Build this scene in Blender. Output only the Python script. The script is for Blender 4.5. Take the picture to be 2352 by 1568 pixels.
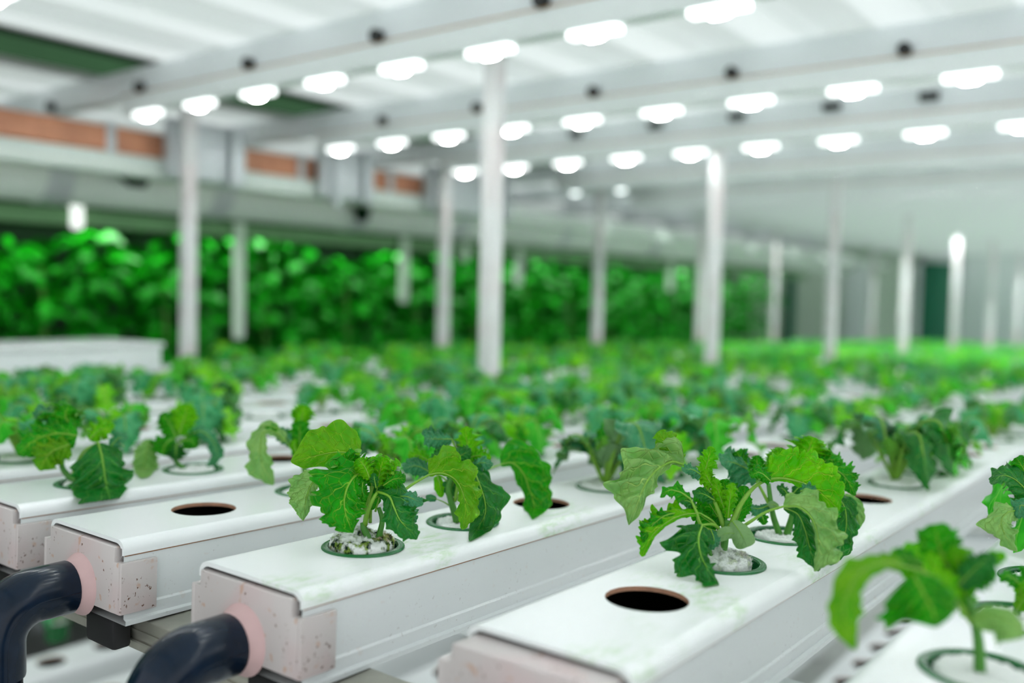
import bpy, bmesh, math, random
import numpy as np
from mathutils import Vector, Matrix

for o in list(bpy.data.objects):
    bpy.data.objects.remove(o, do_unlink=True)
SC = bpy.context.scene
COL = SC.collection
R = math.radians

# ------------------------------------------------------------------ camera
FPX, YAW, PITCH, ROLL = 2123.64, 0.650564, -0.0508184, 0.0208978
CAM = np.array([-0.342998, -0.406878, 0.172386])
SLOPE = -0.0236746                       # the channels fall gently away from their near ends
_fw = np.array([math.cos(PITCH)*math.cos(YAW), math.cos(PITCH)*math.sin(YAW), math.sin(PITCH)])
_rt = np.array([math.sin(YAW), -math.cos(YAW), 0.0])
_up = np.cross(_rt, _fw)
RT = math.cos(ROLL)*_rt + math.sin(ROLL)*_up
UP = -math.sin(ROLL)*_rt + math.cos(ROLL)*_up
FW = _fw
cd = bpy.data.cameras.new('camera')
cam = bpy.data.objects.new('camera', cd)
COL.objects.link(cam)
M = Matrix.Identity(4)
for i in range(3):
    M[i][0], M[i][1], M[i][2], M[i][3] = RT[i], UP[i], -FW[i], CAM[i]
cam.matrix_world = M
cd.sensor_width = 36.0
cd.lens = 36.0*FPX/2352.0
cd.clip_start = 0.02
cd.clip_end = 60
cd.dof.use_dof = True
cd.dof.focus_distance = 0.645
cd.dof.aperture_fstop = 2.7
SC.camera = cam

# ------------------------------------------------------------------ world, exposure
wd = bpy.data.worlds.new('world')
SC.world = wd
wd.use_nodes = True
wd.node_tree.nodes['Background'].inputs[0].default_value = (0.95, 0.99, 1.0, 1)
wd.node_tree.nodes['Background'].inputs[1].default_value = 1.22
SC.view_settings.view_transform = 'Standard'
SC.view_settings.look = 'None'
SC.view_settings.gamma = 1.0
SC.view_settings.use_curve_mapping = False
SC.view_settings.exposure = 0.11
LAMP_W = 112.0                            # radiance of a lit LED lens
SC.cycles.max_bounces = 6
SC.cycles.diffuse_bounces = 5
SC.cycles.glossy_bounces = 2
SC.cycles.transmission_bounces = 3
SC.cycles.use_light_tree = False
SC.cycles.use_adaptive_sampling = True
SC.cycles.adaptive_threshold = 0.045
SC.cycles.caustics_reflective = False
SC.cycles.caustics_refractive = False
SC.cycles.sample_clamp_indirect = 4.0

def ray(px, py):
    return FW + (px-1176.0)/FPX*RT - (py-784.0)/FPX*UP
def at(px, py, depth):                   # photograph pixel + depth (m) -> point of the place
    return CAM + depth*ray(px, py)
def proj(p):
    v = np.asarray(p, float) - CAM
    k = v @ FW
    return 1176+FPX*(v @ RT)/k, 784-FPX*(v @ UP)/k, k

# ------------------------------------------------------------------ materials
def new_mat(name):
    m = bpy.data.materials.new(name)
    m.use_nodes = True
    nt = m.node_tree
    return m, nt, nt.nodes['Principled BSDF']

def N(nt, t, **kw):
    n = nt.nodes.new(t)
    for k, v in kw.items():
        setattr(n, k, v)
    return n

def mathn(nt, op, a, b=None, clamp=False):
    n = N(nt, 'ShaderNodeMath', operation=op, use_clamp=clamp)
    for i, x in enumerate((a, b)):
        if x is None:
            continue
        if isinstance(x, (int, float)):
            n.inputs[i].default_value = x
        else:
            nt.links.new(x, n.inputs[i])
    return n.outputs[0]

def mixc(nt, fac, a, b):
    n = N(nt, 'ShaderNodeMix', data_type='RGBA')
    for i, x in ((0, fac), (6, a), (7, b)):
        if isinstance(x, (int, float)):
            n.inputs[i].default_value = x
        elif isinstance(x, tuple):
            n.inputs[i].default_value = x if len(x) == 4 else x+(1,)
        else:
            nt.links.new(x, n.inputs[i])
    return n.outputs[2]

def ramp(nt, x, lo, hi):
    n = N(nt, 'ShaderNodeMapRange', clamp=True, interpolation_type='SMOOTHSTEP')
    nt.links.new(x, n.inputs[0])
    n.inputs[1].default_value = lo
    n.inputs[2].default_value = hi
    return n.outputs[0]

def noise(nt, vec, scale, detail=3.0, rough=0.55):
    n = N(nt, 'ShaderNodeTexNoise')
    n.inputs['Scale'].default_value = scale
    n.inputs['Detail'].default_value = detail
    n.inputs['Roughness'].default_value = rough
    if vec is not None:
        nt.links.new(vec, n.inputs['Vector'])
    return n.outputs['Fac']

def objco(nt):
    return N(nt, 'ShaderNodeTexCoord').outputs['Object']

def plain(name, col, rough=0.5, metal=0.0, var=0.06, scale=30.0, bump=0.0, spec=0.5):
    m, nt, b = new_mat(name)
    co = objco(nt)
    f = noise(nt, co, scale)
    dark = tuple(c*(1-var*2) for c in col)
    nt.links.new(mixc(nt, f, dark, tuple(min(1, c*(1+var)) for c in col)), b.inputs['Base Color'])
    b.inputs['Roughness'].default_value = rough
    b.inputs['Metallic'].default_value = metal
    b.inputs['Specular IOR Level'].default_value = spec
    if bump:
        bp = N(nt, 'ShaderNodeBump')
        bp.inputs['Strength'].default_value = bump
        bp.inputs['Distance'].default_value = 0.002
        nt.links.new(f, bp.inputs['Height'])
        nt.links.new(bp.outputs[0], b.inputs['Normal'])
    return m

def plastic(name, base, algae=0.0, specks=0.0, pink=0.0, rough=0.28, pscale=26.0):
    """white channel plastic with algae smears, dirt specks, pink patches"""
    m, nt, b = new_mat(name)
    co = objco(nt)
    c = mixc(nt, noise(nt, co, 6.0), tuple(x*0.97 for x in base), base)
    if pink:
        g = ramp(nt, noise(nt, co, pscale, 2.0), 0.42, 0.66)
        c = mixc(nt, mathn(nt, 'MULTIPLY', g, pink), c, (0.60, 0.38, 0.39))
    if algae:
        mp = N(nt, 'ShaderNodeMapping')
        mp.inputs['Scale'].default_value = (0.35, 1.0, 1.0)
        mp.inputs['Rotation'].default_value = (0, 0, 0.6)
        nt.links.new(co, mp.inputs[0])
        g1 = ramp(nt, noise(nt, co, 11.0, 2.0), 0.52, 0.70)
        g2 = ramp(nt, noise(nt, mp.outputs[0], 170.0, 4.0, 0.7), 0.40, 0.72)
        g = mathn(nt, 'MULTIPLY', mathn(nt, 'MULTIPLY', g1, g2), algae)
        c = mixc(nt, g, c, (0.34, 0.58, 0.24))
    if specks:
        s = noise(nt, co, 330.0, 2.0, 0.5)
        big = ramp(nt, noise(nt, co, 45.0, 2.0), 0.45, 0.6)
        g = mathn(nt, 'MULTIPLY', ramp(nt, s, 0.655, 0.69), mathn(nt, 'MULTIPLY', big, specks), clamp=True)
        c = mixc(nt, g, c, (0.13, 0.055, 0.03))
        s2 = noise(nt, co, 120.0, 2.0, 0.5)
        c = mixc(nt, mathn(nt, 'MULTIPLY', ramp(nt, s2, 0.66, 0.74), 0.55*specks), c, (0.50, 0.25, 0.13))
    nt.links.new(c, b.inputs['Base Color'])
    b.inputs['Roughness'].default_value = rough
    b.inputs['Specular IOR Level'].default_value = 0.5
    return m

def leaf_mat(name, col, col2, vein, under, trans, rough=0.30, veinamt=1.0, fine=True, spec=0.16):
    """two-sided leaf: blotched green, pale midrib and side veins, fine net of veins, lighter underside"""
    m, nt, b = new_mat(name)
    out = nt.nodes['Material Output']
    uv = N(nt, 'ShaderNodeUVMap').outputs[0]
    sp = N(nt, 'ShaderNodeSeparateXYZ')
    nt.links.new(uv, sp.inputs[0])
    t = sp.outputs[0]
    v = mathn(nt, 'ABSOLUTE', mathn(nt, 'SUBTRACT', sp.outputs[1], 0.5))
    v = mathn(nt, 'MULTIPLY', v, 2.0)
    side = mathn(nt, 'MULTIPLY', mathn(nt, 'GREATER_THAN', sp.outputs[1], 0.5), 0.45)
    a = mathn(nt, 'SUBTRACT', mathn(nt, 'MULTIPLY', t, 4.6), mathn(nt, 'MULTIPLY', v, 1.5))
    a = mathn(nt, 'ADD', a, side)
    if fine:
        wob = mathn(nt, 'MULTIPLY', mathn(nt, 'SUBTRACT', noise(nt, uv, 6.0, 1.0), 0.5), 1.0)
        a = mathn(nt, 'ADD', a, wob)
    dist = mathn(nt, 'ABSOLUTE', mathn(nt, 'SUBTRACT', mathn(nt, 'FRACT', a), 0.5))
    wdt = mathn(nt, 'ADD', mathn(nt, 'MULTIPLY', v, -0.026), 0.034)
    sec = ramp(nt, mathn(nt, 'SUBTRACT', wdt, dist), -0.016, 0.016)
    mid = ramp(nt, mathn(nt, 'SUBTRACT', mathn(nt, 'SUBTRACT', 0.05, mathn(nt, 'MULTIPLY', t, 0.03)), v), -0.02, 0.02)
    vm = mathn(nt, 'MAXIMUM', sec, mid)
    if fine:
        vo = N(nt, 'ShaderNodeTexVoronoi', feature='DISTANCE_TO_EDGE')
        mp = N(nt, 'ShaderNodeMapping')
        mp.inputs['Scale'].default_value = (10.0, 8.0, 1.0)
        nt.links.new(uv, mp.inputs[0])
        nt.links.new(mp.outputs[0], vo.inputs['Vector'])
        vo.inputs['Scale'].default_value = 1.0
        ter = mathn(nt, 'MULTIPLY', ramp(nt, mathn(nt, 'SUBTRACT', 0.042, vo.outputs['Distance']), 0.0, 0.035), 0.42)
        vm = mathn(nt, 'MAXIMUM', vm, ter)
    vm = mathn(nt, 'MULTIPLY', vm, veinamt)
    co = objco(nt)
    nz = noise(nt, co, 70.0, 2.0)
    base = mixc(nt, ramp(nt, nz, 0.35, 0.65), col, col2)
    edge = ramp(nt, v, 0.88, 1.0)
    base = mixc(nt, mathn(nt, 'MULTIPLY', edge, 0.35), base, tuple(0.6*x+0.4*y for x, y in zip(col2, vein)))
    top = mixc(nt, vm, base, vein)
    undc = mixc(nt, mathn(nt, 'MULTIPLY', vm, 0.8), under, tuple(min(1, x*1.25+0.02) for x in under))
    bf = N(nt, 'ShaderNodeNewGeometry').outputs['Backfacing']
    colr = mixc(nt, bf, top, undc)
    nt.links.new(colr, b.inputs['Base Color'])
    b.inputs['Roughness'].default_value = rough
    b.inputs['Specular IOR Level'].default_value = spec
    if fine:
        bp = N(nt, 'ShaderNodeBump')
        bp.inputs['Strength'].default_value = 0.8
        bp.inputs['Distance'].default_value = 0.0016
        nt.links.new(mathn(nt, 'SUBTRACT', nz, vm), bp.inputs['Height'])
        nt.links.new(bp.outputs[0], b.inputs['Normal'])
    tr = N(nt, 'ShaderNodeBsdfTranslucent')
    nt.links.new(mixc(nt, 0.45, colr, (0.06, 0.55, 0.0, 1)), tr.inputs[0])
    mx = N(nt, 'ShaderNodeMixShader')
    mx.inputs[0].default_value = trans
    nt.links.new(b.outputs[0], mx.inputs[1])
    nt.links.new(tr.outputs[0], mx.inputs[2])
    nt.links.new(mx.outputs[0], out.inputs[0])
    return m

def emit(name, col, strength):
    m, nt, b = new_mat(name)
    b.inputs['Base Color'].default_value = (0.9, 0.9, 0.9, 1)
    b.inputs['Emission Color'].default_value = col+(1,)
    b.inputs['Emission Strength'].default_value = strength
    return m

def sponge_mat(name, algae):
    m, nt, b = new_mat(name)
    co = objco(nt)
    c = mixc(nt, noise(nt, co, 90.0), (0.86, 0.89, 0.86), (0.95, 0.97, 0.95))
    if algae:
        g = ramp(nt, noise(nt, co, 95.0, 3.0, 0.6), 0.45, 0.58)
        g = mathn(nt, 'MULTIPLY', g, algae, clamp=True)
        dk = mixc(nt, ramp(nt, noise(nt, co, 260.0), 0.42, 0.58), (0.008, 0.03, 0.015), (0.22, 0.34, 0.06))
        c = mixc(nt, g, c, dk)
        g2 = ramp(nt, noise(nt, co, 60.0, 2.0), 0.58, 0.68)
        c = mixc(nt, mathn(nt, 'MULTIPLY', g2, 0.5*algae), c, (0.62, 0.40, 0.24))
    nt.links.new(c, b.inputs['Base Color'])
    b.inputs['Roughness'].default_value = 1.0
    b.inputs['Specular IOR Level'].default_value = 0.1
    bp = N(nt, 'ShaderNodeBump')
    bp.inputs['Strength'].default_value = 0.9
    bp.inputs['Distance'].default_value = 0.0015
    nt.links.new(noise(nt, co, 500.0, 4.0, 0.7), bp.inputs['Height'])
    nt.links.new(bp.outputs[0], b.inputs['Normal'])
    return m

MT = dict(
    lid=plastic('lid_plastic', (0.83, 0.855, 0.86), algae=0.0, rough=0.22),
    lid_green=plastic('lid_plastic_algae', (0.83, 0.855, 0.855), algae=0.65, rough=0.32),
    body=plastic('body_plastic', (0.68, 0.705, 0.71), specks=0.22, rough=0.3),  # greyer copy of the lid plastic: dimmer light on the sides put in
    cap=plastic('endcap_plastic', (0.56, 0.51, 0.50), specks=1.0, pink=0.3, rough=0.4),
    seam=plain('rusty_seam', (0.36, 0.17, 0.08), 0.8, var=0.3, scale=90),
    inside=plain('shaded_inside', (0.012, 0.008, 0.006), 0.5, var=0.2, scale=60),  # near black: shade inside the channels put into the colour
    holeedge=plain('stained_hole_edge', (0.52, 0.27, 0.17), 0.7, var=0.3, scale=120),
    cup=plain('green_cup_plastic', (0.003, 0.135, 0.028), 0.25, var=0.15, scale=80),
    sponge=sponge_mat('white_sponge', 0.0),
    sponge_moss=sponge_mat('mossy_sponge', 1.0),
    sponge_spot=sponge_mat('spotted_sponge', 0.55),
    pvc=plain('dark_blue_pvc', (0.003, 0.012, 0.030), 0.2, var=0.4, scale=55, bump=0.06, spec=0.28),
    gasket=plain('pink_gasket', (0.66, 0.44, 0.44), 0.5, var=0.06, scale=80),
    rubber=plain('black_rubber', (0.006, 0.006, 0.007), 0.6),
    alu=plain('stained_aluminium', (0.50, 0.49, 0.42), 0.38, metal=0.75, var=0.25, scale=28, bump=0.1),
    steel=plain('galvanised_steel', (0.62, 0.66, 0.68), 0.45, metal=0.4, var=0.08, scale=14),
    post=plastic('post_white', (0.72, 0.735, 0.73), pink=0.4, pscale=5.0, rough=0.45),  # pink patches paint in a pink glow on the posts
    bar=plain('lamp_bar_white', (0.84, 0.88, 0.88), 0.4, var=0.02),
    beam=plain('beam_white', (0.80, 0.84, 0.86), 0.45, var=0.03, scale=6),
    ceil=plain('corrugated_white', (0.89, 0.93, 0.92), 0.5, var=0.02, scale=5),
    black=plain('black_clip', (0.006, 0.006, 0.006), 0.5),
    wire=plain('rusty_wire', (0.55, 0.33, 0.16), 0.7),
    duct=plain('duct_grey_white', (0.76, 0.84, 0.78), 0.45, var=0.06, scale=5),
    orange=plain('orange_timber', (0.78, 0.33, 0.19), 0.6, var=0.35, scale=9),
    dkgreen=plain('dark_green_plastic', (0.0005, 0.016, 0.004), 0.8, var=0.3, scale=12, spec=0.1),
    wall=plain('pale_green_wall', (0.52, 0.66, 0.53), 0.8, var=0.04, scale=3),
    wallpanel=plain('pale_wall_panel', (0.60, 0.70, 0.67), 0.7, var=0.03, scale=3),
    door=plain('green_door_paint', (0.0, 0.115, 0.055), 0.5, var=0.05, scale=4),
    palegreen=plain('pale_green_paint', (0.62, 0.76, 0.62), 0.5, var=0.03, scale=4),
    midgreen=plain('mid_green_paint', (0.16, 0.34, 0.15), 0.6, var=0.1, scale=6),
    wallback=plain('dim_green_wall', (0.030, 0.10, 0.035), 0.9, var=0.2, scale=3),
    floor=plain('floor_concrete', (0.52, 0.54, 0.52), 0.6, var=0.08, scale=6),
    stalk=plain('leaf_stalk_green', (0.19, 0.42, 0.03), 0.45, var=0.18, scale=90),
    stem=plain('kale_stem_green', (0.06, 0.26, 0.02), 0.5, var=0.2, scale=120),
    lamp=emit('led_lens_lit', (0.95, 1.0, 0.995), LAMP_W),
    cover=emit('lamp_housing_glow', (0.95, 1.0, 0.995), 2.2),  # glowing housing paints in the lens glow on the bar around it
    strip=emit('diffuser_strip', (0.95, 1.0, 0.995), LAMP_W*1.05),
    crop_fill=emit('crop_fill_strip', (0.95, 1.0, 0.995), LAMP_W*0.34),
    strip_low=emit('lower_diffuser_strip', (0.95, 1.0, 0.995), LAMP_W*0.09),
    lamp_side=emit('led_lens_rim', (0.95, 1.0, 0.995), LAMP_W),
    lampdim=emit('led_lens_dim', (0.90, 1.0, 1.0), 3.0),
    lampoff=plain('led_lens_off', (0.80, 0.84, 0.86), 0.2),
    glow=emit('frosted_bulb', (0.95, 1.0, 0.95), 0.9),
)
def sheet_mat(name, tfac, k):
    m, nt, b = new_mat(name)
    co = objco(nt)
    c = mixc(nt, noise(nt, co, 4.0), (0.86*k, 0.91*k, 0.90*k), (0.92*k, 0.95*k, 0.94*k))
    nt.links.new(c, b.inputs['Base Color'])
    b.inputs['Roughness'].default_value = 0.45
    tr = N(nt, 'ShaderNodeBsdfTranslucent')
    nt.links.new(c, tr.inputs[0])
    mx = N(nt, 'ShaderNodeMixShader')
    mx.inputs[0].default_value = tfac
    nt.links.new(b.outputs[0], mx.inputs[1]); nt.links.new(tr.outputs[0], mx.inputs[2])
    nt.links.new(mx.outputs[0], nt.nodes['Material Output'].inputs[0])
    return m
MT['ceil'] = sheet_mat('corrugated_sheet_lit_strip', 0.68, 1.0)
MT['ceilb'] = sheet_mat('corrugated_sheet_shaded_strip', 0.42, 0.94)  # darker, less translucent strips: rib shading put into the material
MT['lamp'].cycles.emission_sampling = 'FRONT'
for k_ in ('cover', 'lampdim', 'glow', 'lamp_side'):
    MT[k_].cycles.emission_sampling = 'NONE'     # faint glow only
LEAF = dict(   # face, blotch, vein, other side, light let through
    dark=('kale_leaf_dark', (0.000, 0.110, 0.006), (0.001, 0.165, 0.014), (0.12, 0.40, 0.05), (0.12, 0.34, 0.06), 0.14),
    mid=('kale_leaf_mid', (0.001, 0.200, 0.001), (0.010, 0.300, 0.002), (0.25, 0.56, 0.04), (0.16, 0.42, 0.05), 0.22),
    light=('kale_leaf_light', (0.055, 0.400, 0.000), (0.140, 0.520, 0.001), (0.42, 0.72, 0.04), (0.22, 0.50, 0.04), 0.32),
    pale=('kale_leaf_pale_underside', (0.165, 0.385, 0.090), (0.250, 0.470, 0.120), (0.38, 0.62, 0.15), (0.002, 0.20, 0.006), 0.22),
    olive=('kale_leaf_olive_underside', (0.080, 0.330, 0.005), (0.155, 0.400, 0.010), (0.36, 0.62, 0.04), (0.002, 0.20, 0.006), 0.34),
    blue=('kale_leaf_bluish', (0.010, 0.160, 0.055), (0.035, 0.240, 0.100), (0.18, 0.42, 0.16), (0.20, 0.38, 0.16), 0.12),
    grey=('seed_leaf_grey_green', (0.15, 0.30, 0.10), (0.20, 0.36, 0.14), (0.24, 0.40, 0.18), (0.2, 0.34, 0.15), 0.12))
FAR = dict(dark=('kale_foliage_dark', (0.004, 0.24, 0.03), (0.012, 0.33, 0.04), (0.15, 0.5, 0.1), (0.2, 0.45, 0.12), 0.2),  # brighter copies of the leaves: light and haze over the bed put in
           mid=('kale_foliage_mid', (0.025, 0.43, 0.015), (0.07, 0.56, 0.03), (0.3, 0.7, 0.1), (0.25, 0.6, 0.1), 0.28),
           light=('kale_foliage_light', (0.12, 0.60, 0.005), (0.24, 0.74, 0.01), (0.5, 0.82, 0.1), (0.3, 0.65, 0.08), 0.35),
           blue=('kale_foliage_bluish', (0.030, 0.28, 0.095), (0.085, 0.39, 0.165), (0.22, 0.5, 0.22), (0.22, 0.46, 0.2), 0.18))
for k_, a_ in LEAF.items():
    MT[k_] = leaf_mat(*a_, veinamt=0.25 if k_ == 'grey' else 1.0, spec=0.30 if k_ in ('dark', 'blue', 'pale') else 0.16)
    if k_ in ('dark', 'mid', 'light', 'blue'):
        MT[k_+'_far'] = leaf_mat(*FAR[k_], veinamt=0.6, fine=False)
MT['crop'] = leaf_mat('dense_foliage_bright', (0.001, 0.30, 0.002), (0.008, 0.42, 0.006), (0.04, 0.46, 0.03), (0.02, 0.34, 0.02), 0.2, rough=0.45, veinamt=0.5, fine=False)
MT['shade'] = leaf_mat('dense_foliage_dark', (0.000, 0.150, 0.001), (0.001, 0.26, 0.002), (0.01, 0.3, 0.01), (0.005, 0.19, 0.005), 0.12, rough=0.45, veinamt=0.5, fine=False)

# ------------------------------------------------------------------ object helpers
def mesh_obj(name, verts, faces, mats, parent=None, uvs=None, mi=None, smooth=True, loc=None):
    me = bpy.data.meshes.new(name)
    me.from_pydata([tuple(v) for v in verts], [], faces)
    if not isinstance(mats, (list, tuple)):
        mats = [mats]
    for m in mats:
        me.materials.append(MT[m] if isinstance(m, str) else m)
    if mi is not None:
        me.polygons.foreach_set('material_index', np.asarray(mi, dtype=np.int32))
    me.polygons.foreach_set('use_smooth', np.full(len(me.polygons), bool(smooth)))
    if uvs is not None:
        ul = me.uv_layers.new(name='UVMap')
        li = np.empty(len(me.loops), dtype=np.int32)
        me.loops.foreach_get('vertex_index', li)
        ul.data.foreach_set('uv', np.asarray(uvs, dtype=np.float32)[li].ravel())
    me.update()
    return link(name, me, parent, loc)

def link(name, me, parent=None, loc=None):
    o = bpy.data.objects.new(name, me)
    COL.objects.link(o)
    o.parent = parent
    if loc is not None:
        o.location = loc
    return o

def empty(name, loc=(0, 0, 0)):
    o = bpy.data.objects.new(name, None)
    o.empty_display_size = 0.02
    COL.objects.link(o)
    o.location = loc
    return o

def tag(o, label, cat, group=None):
    o['label'] = label
    o['category'] = cat
    if group:
        o['group'] = group
    return o

def struct(o):
    o['kind'] = 'structure'
    return o

class MB:
    """collects geometry for ONE mesh object"""
    def __init__(s):
        s.v, s.f, s.m = [], [], []
    def add(s, v, f, m=0):
        b = len(s.v)
        s.v += [tuple(map(float, p)) for p in v]
        s.f += [tuple(b+i for i in q) for q in f]
        s.m += [m]*len(f)
    def box(s, x0, x1, y0, y1, z0, z1, bev=0.0, m=0):
        if bev <= 0:
            v = [(x, y, z) for x in (x0, x1) for y in (y0, y1) for z in (z0, z1)]
            s.add(v, [(0, 1, 3, 2), (4, 6, 7, 5), (0, 4, 5, 1), (2, 3, 7, 6), (0, 2, 6, 4), (1, 5, 7, 3)], m)
            return
        bm = bmesh.new()
        bmesh.ops.create_cube(bm, size=1.0)
        for q in bm.verts:
            q.co = Vector(((x0+x1)/2+q.co.x*(x1-x0), (y0+y1)/2+q.co.y*(y1-y0), (z0+z1)/2+q.co.z*(z1-z0)))
        bmesh.ops.bevel(bm, geom=bm.edges[:], offset=bev, segments=2, profile=0.5, affect='EDGES')
        bm.verts.index_update()
        s.add([q.co for q in bm.verts], [tuple(q.index for q in fc.verts) for fc in bm.faces], m)
        bm.free()
    def prism(s, prof, x0, x1, m=0, caps=True):
        """closed profile of (y, z) points extruded along x"""
        n = len(prof)
        v = [(x0, y, z) for y, z in prof]+[(x1, y, z) for y, z in prof]
        f = [(i, (i+1) % n, n+(i+1) % n, n+i) for i in range(n)]
        if caps:
            f += [tuple(range(n-1, -1, -1)), tuple(range(n, 2*n))]
        s.add(v, f, m)
    def tube(s, pts, rad, n=10, m=0, caps=True):
        pts = np.asarray(pts, float)
        k = len(pts)
        if np.isscalar(rad):
            rad = [rad]*k
        T = np.gradient(pts, axis=0)
        T /= np.linalg.norm(T, axis=1)[:, None]+1e-12
        ref = np.array([0, 0, 1.0]) if abs(T[0][2]) < 0.9 else np.array([1.0, 0, 0])
        a = np.cross(T[0], ref); a /= np.linalg.norm(a)
        v = []
        for i in range(k):
            a = a-T[i]*(a @ T[i]); a /= np.linalg.norm(a)
            b = np.cross(T[i], a)
            for j in range(n):
                t = 2*math.pi*j/n
                v.append(pts[i]+rad[i]*(math.cos(t)*a+math.sin(t)*b))
        f = [(i*n+j, i*n+(j+1) % n, (i+1)*n+(j+1) % n, (i+1)*n+j) for i in range(k-1) for j in range(n)]
        if caps:
            f += [tuple(range(n-1, -1, -1)), tuple(range((k-1)*n, k*n))]
        s.add(v, f, m)
    def lathe(s, prof, n=32, m=0, c=(0, 0, 0)):
        """profile of (r, z) revolved about z"""
        v = [(c[0]+r*math.cos(2*math.pi*j/n), c[1]+r*math.sin(2*math.pi*j/n), c[2]+z) for r, z in prof for j in range(n)]
        f = [(i*n+j, i*n+(j+1) % n, (i+1)*n+(j+1) % n, (i+1)*n+j) for i in range(len(prof)-1) for j in range(n)]
        s.add(v, f, m)
    def build(s, name, mats, parent=None, smooth=False, loc=None):
        return mesh_obj(name, s.v, s.f, mats, parent, None, s.m, smooth, loc)

def auto_smooth(o, ang=35):
    me = o.data
    me.polygons.foreach_set('use_smooth', np.full(len(me.polygons), True))
    try:
        me.set_sharp_from_angle(angle=R(ang))
    except Exception:
        pass
    return o

def box_obj(name, dims, mat, parent=None, bev=0.002, loc=None):
    b = MB()
    b.box(*dims, bev=bev)
    return auto_smooth(b.build(name, mat, parent, loc=loc))

def copy_tree(o, parent=None):
    c = o.copy()
    COL.objects.link(c)
    c.parent = parent
    for ch in list(o.children):
        copy_tree(ch, c)
    return c

# ================================================================== the setting
XEND = 8.25
# floor
struct(box_obj('floor', (-3.5, 9.0, -4.0, 4.0, -1.25, -1.2), 'floor', bev=0))
# ceiling: one corrugated white sheet under the tier above, ribs along the channels
CZ = 0.700
prof = []
y = -1.40
while y < 1.72:
    prof += [(y, CZ), (y+0.10, CZ), (y+0.118, CZ+0.026), (y+0.222, CZ+0.026)]
    y += 0.24
n = len(prof)
vv = []
xs = [-0.9+0.3*i for i in range(int((XEND+0.9)/0.3)+1)]
for x in xs:
    vv += [(x, a, b) for a, b in prof]
K = len(xs)
ff = [(i*n+j, i*n+j+1, (i+1)*n+j+1, (i+1)*n+j) for i in range(K-1) for j in range(n-1)]
struct(mesh_obj('ceiling', vv, ff, ['ceil', 'ceilb'], mi=[1 if j % 4 in (1, 2) else 0 for i in range(K-1) for j in range(n-1)], smooth=False))
prof2 = [(a+3.255, b_) for a, b_ in prof]
prof2 = [q for q in prof2 if q[0] < 3.55]
n2 = len(prof2)
vv2 = [(x, a, b_) for x in (-0.9, XEND) for a, b_ in prof2]
ff2 = [(o_+j, o_+j+1, o_+n2+j+1, o_+n2+j) for o_ in (0,) for j in range(n2-1)]
struct(mesh_obj('trim_7', vv2, ff2, ['ceil', 'ceilb'], mi=[1 if j % 4 in (1, 2) else 0 for j in range(n2-1)], smooth=False))
# dark sheet added above the gap between the sheets, standing in for the darkness there
struct(box_obj('trim_1', (-1.5, 8.6, 1.66, 1.97, 0.78, 0.82), 'dkgreen', bev=0))
# walls
struct(box_obj('wall_far', (8.6, 8.7, -4.0, 4.0, -1.2, 2.2), 'wall', bev=0))
struct(box_obj('wall_left', (-3.5, 8.7, 3.6, 3.7, -1.2, 2.2), 'wallback', bev=0))
d = empty('door_1', (8.6, 1.60, -1.2)); struct(d)
b = MB(); b.box(-0.035, 0.0, -0.14, 0.14, 0, 1.74, bev=0.004); auto_smooth(b.build('door_leaf', 'door', d))
b = MB(); b.box(-0.045, 0.0, 0.14, 0.19, 0, 1.80, bev=0.003); b.box(-0.045, 0.0, -0.19, -0.14, 0, 1.80, bev=0.003); b.box(-0.045, 0, -0.19, 0.19, 1.74, 1.80, bev=0.003)
auto_smooth(b.build('door_frame', 'steel', d))
b = MB(); b.tube([(-0.035, -0.09, 0.95), (-0.075, -0.09, 0.95), (-0.075, -0.03, 0.95)], 0.009, 8); b.build('door_handle', 'steel', d, smooth=True)
struct(box_obj('trim_2', (8.56, 8.6, -4.0, 1.40, -1.2, 0.62), 'wallpanel', bev=0.004))
struct(box_obj('trim_3', (8.50, 8.6, -4.0, 3.6, 0.66, 0.80), 'palegreen', bev=0.01))
struct(box_obj('trim_4', (8.55, 8.6, 2.90, 2.98, -1.2, 0.66), 'door', bev=0.004))
struct(box_obj('trim_5', (8.55, 8.6, 2.20, 2.42, -1.2, 0.50), 'wallpanel', bev=0.004))

# ================================================================== rack: posts, cross bars, lamps
PX = [1.105+1.03*i for i in range(7)]
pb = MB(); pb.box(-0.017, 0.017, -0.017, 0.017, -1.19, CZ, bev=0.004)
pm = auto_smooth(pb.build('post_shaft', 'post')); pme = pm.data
bpy.data.objects.remove(pm)
sb = MB(); sb.box(-0.021, 0.021, -0.021, 0.021, -0.06, 0.0, bev=0.003); sme = auto_smooth(sb.build('x', 'steel')); smd = sme.data; bpy.data.objects.remove(sme)
ORD = ['first', 'second', 'third', 'fourth', 'fifth', 'sixth', 'seventh', 'eighth', 'ninth', 'tenth', 'eleventh', 'twelfth', 'thirteenth']
for row, (yy, rn) in enumerate(((0.752, 'of the row among the kale'), (1.790, 'of the row behind the bed'))):
    for i, x in enumerate(PX):
        p = empty('rack_post', (x, yy, 0))
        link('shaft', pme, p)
        link('bracket', smd, p, (0, 0, CZ))
        tag(p, 'slim white rack post, %s from the left %s' % (ORD[i], rn), 'post', 'white rack posts')

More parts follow.
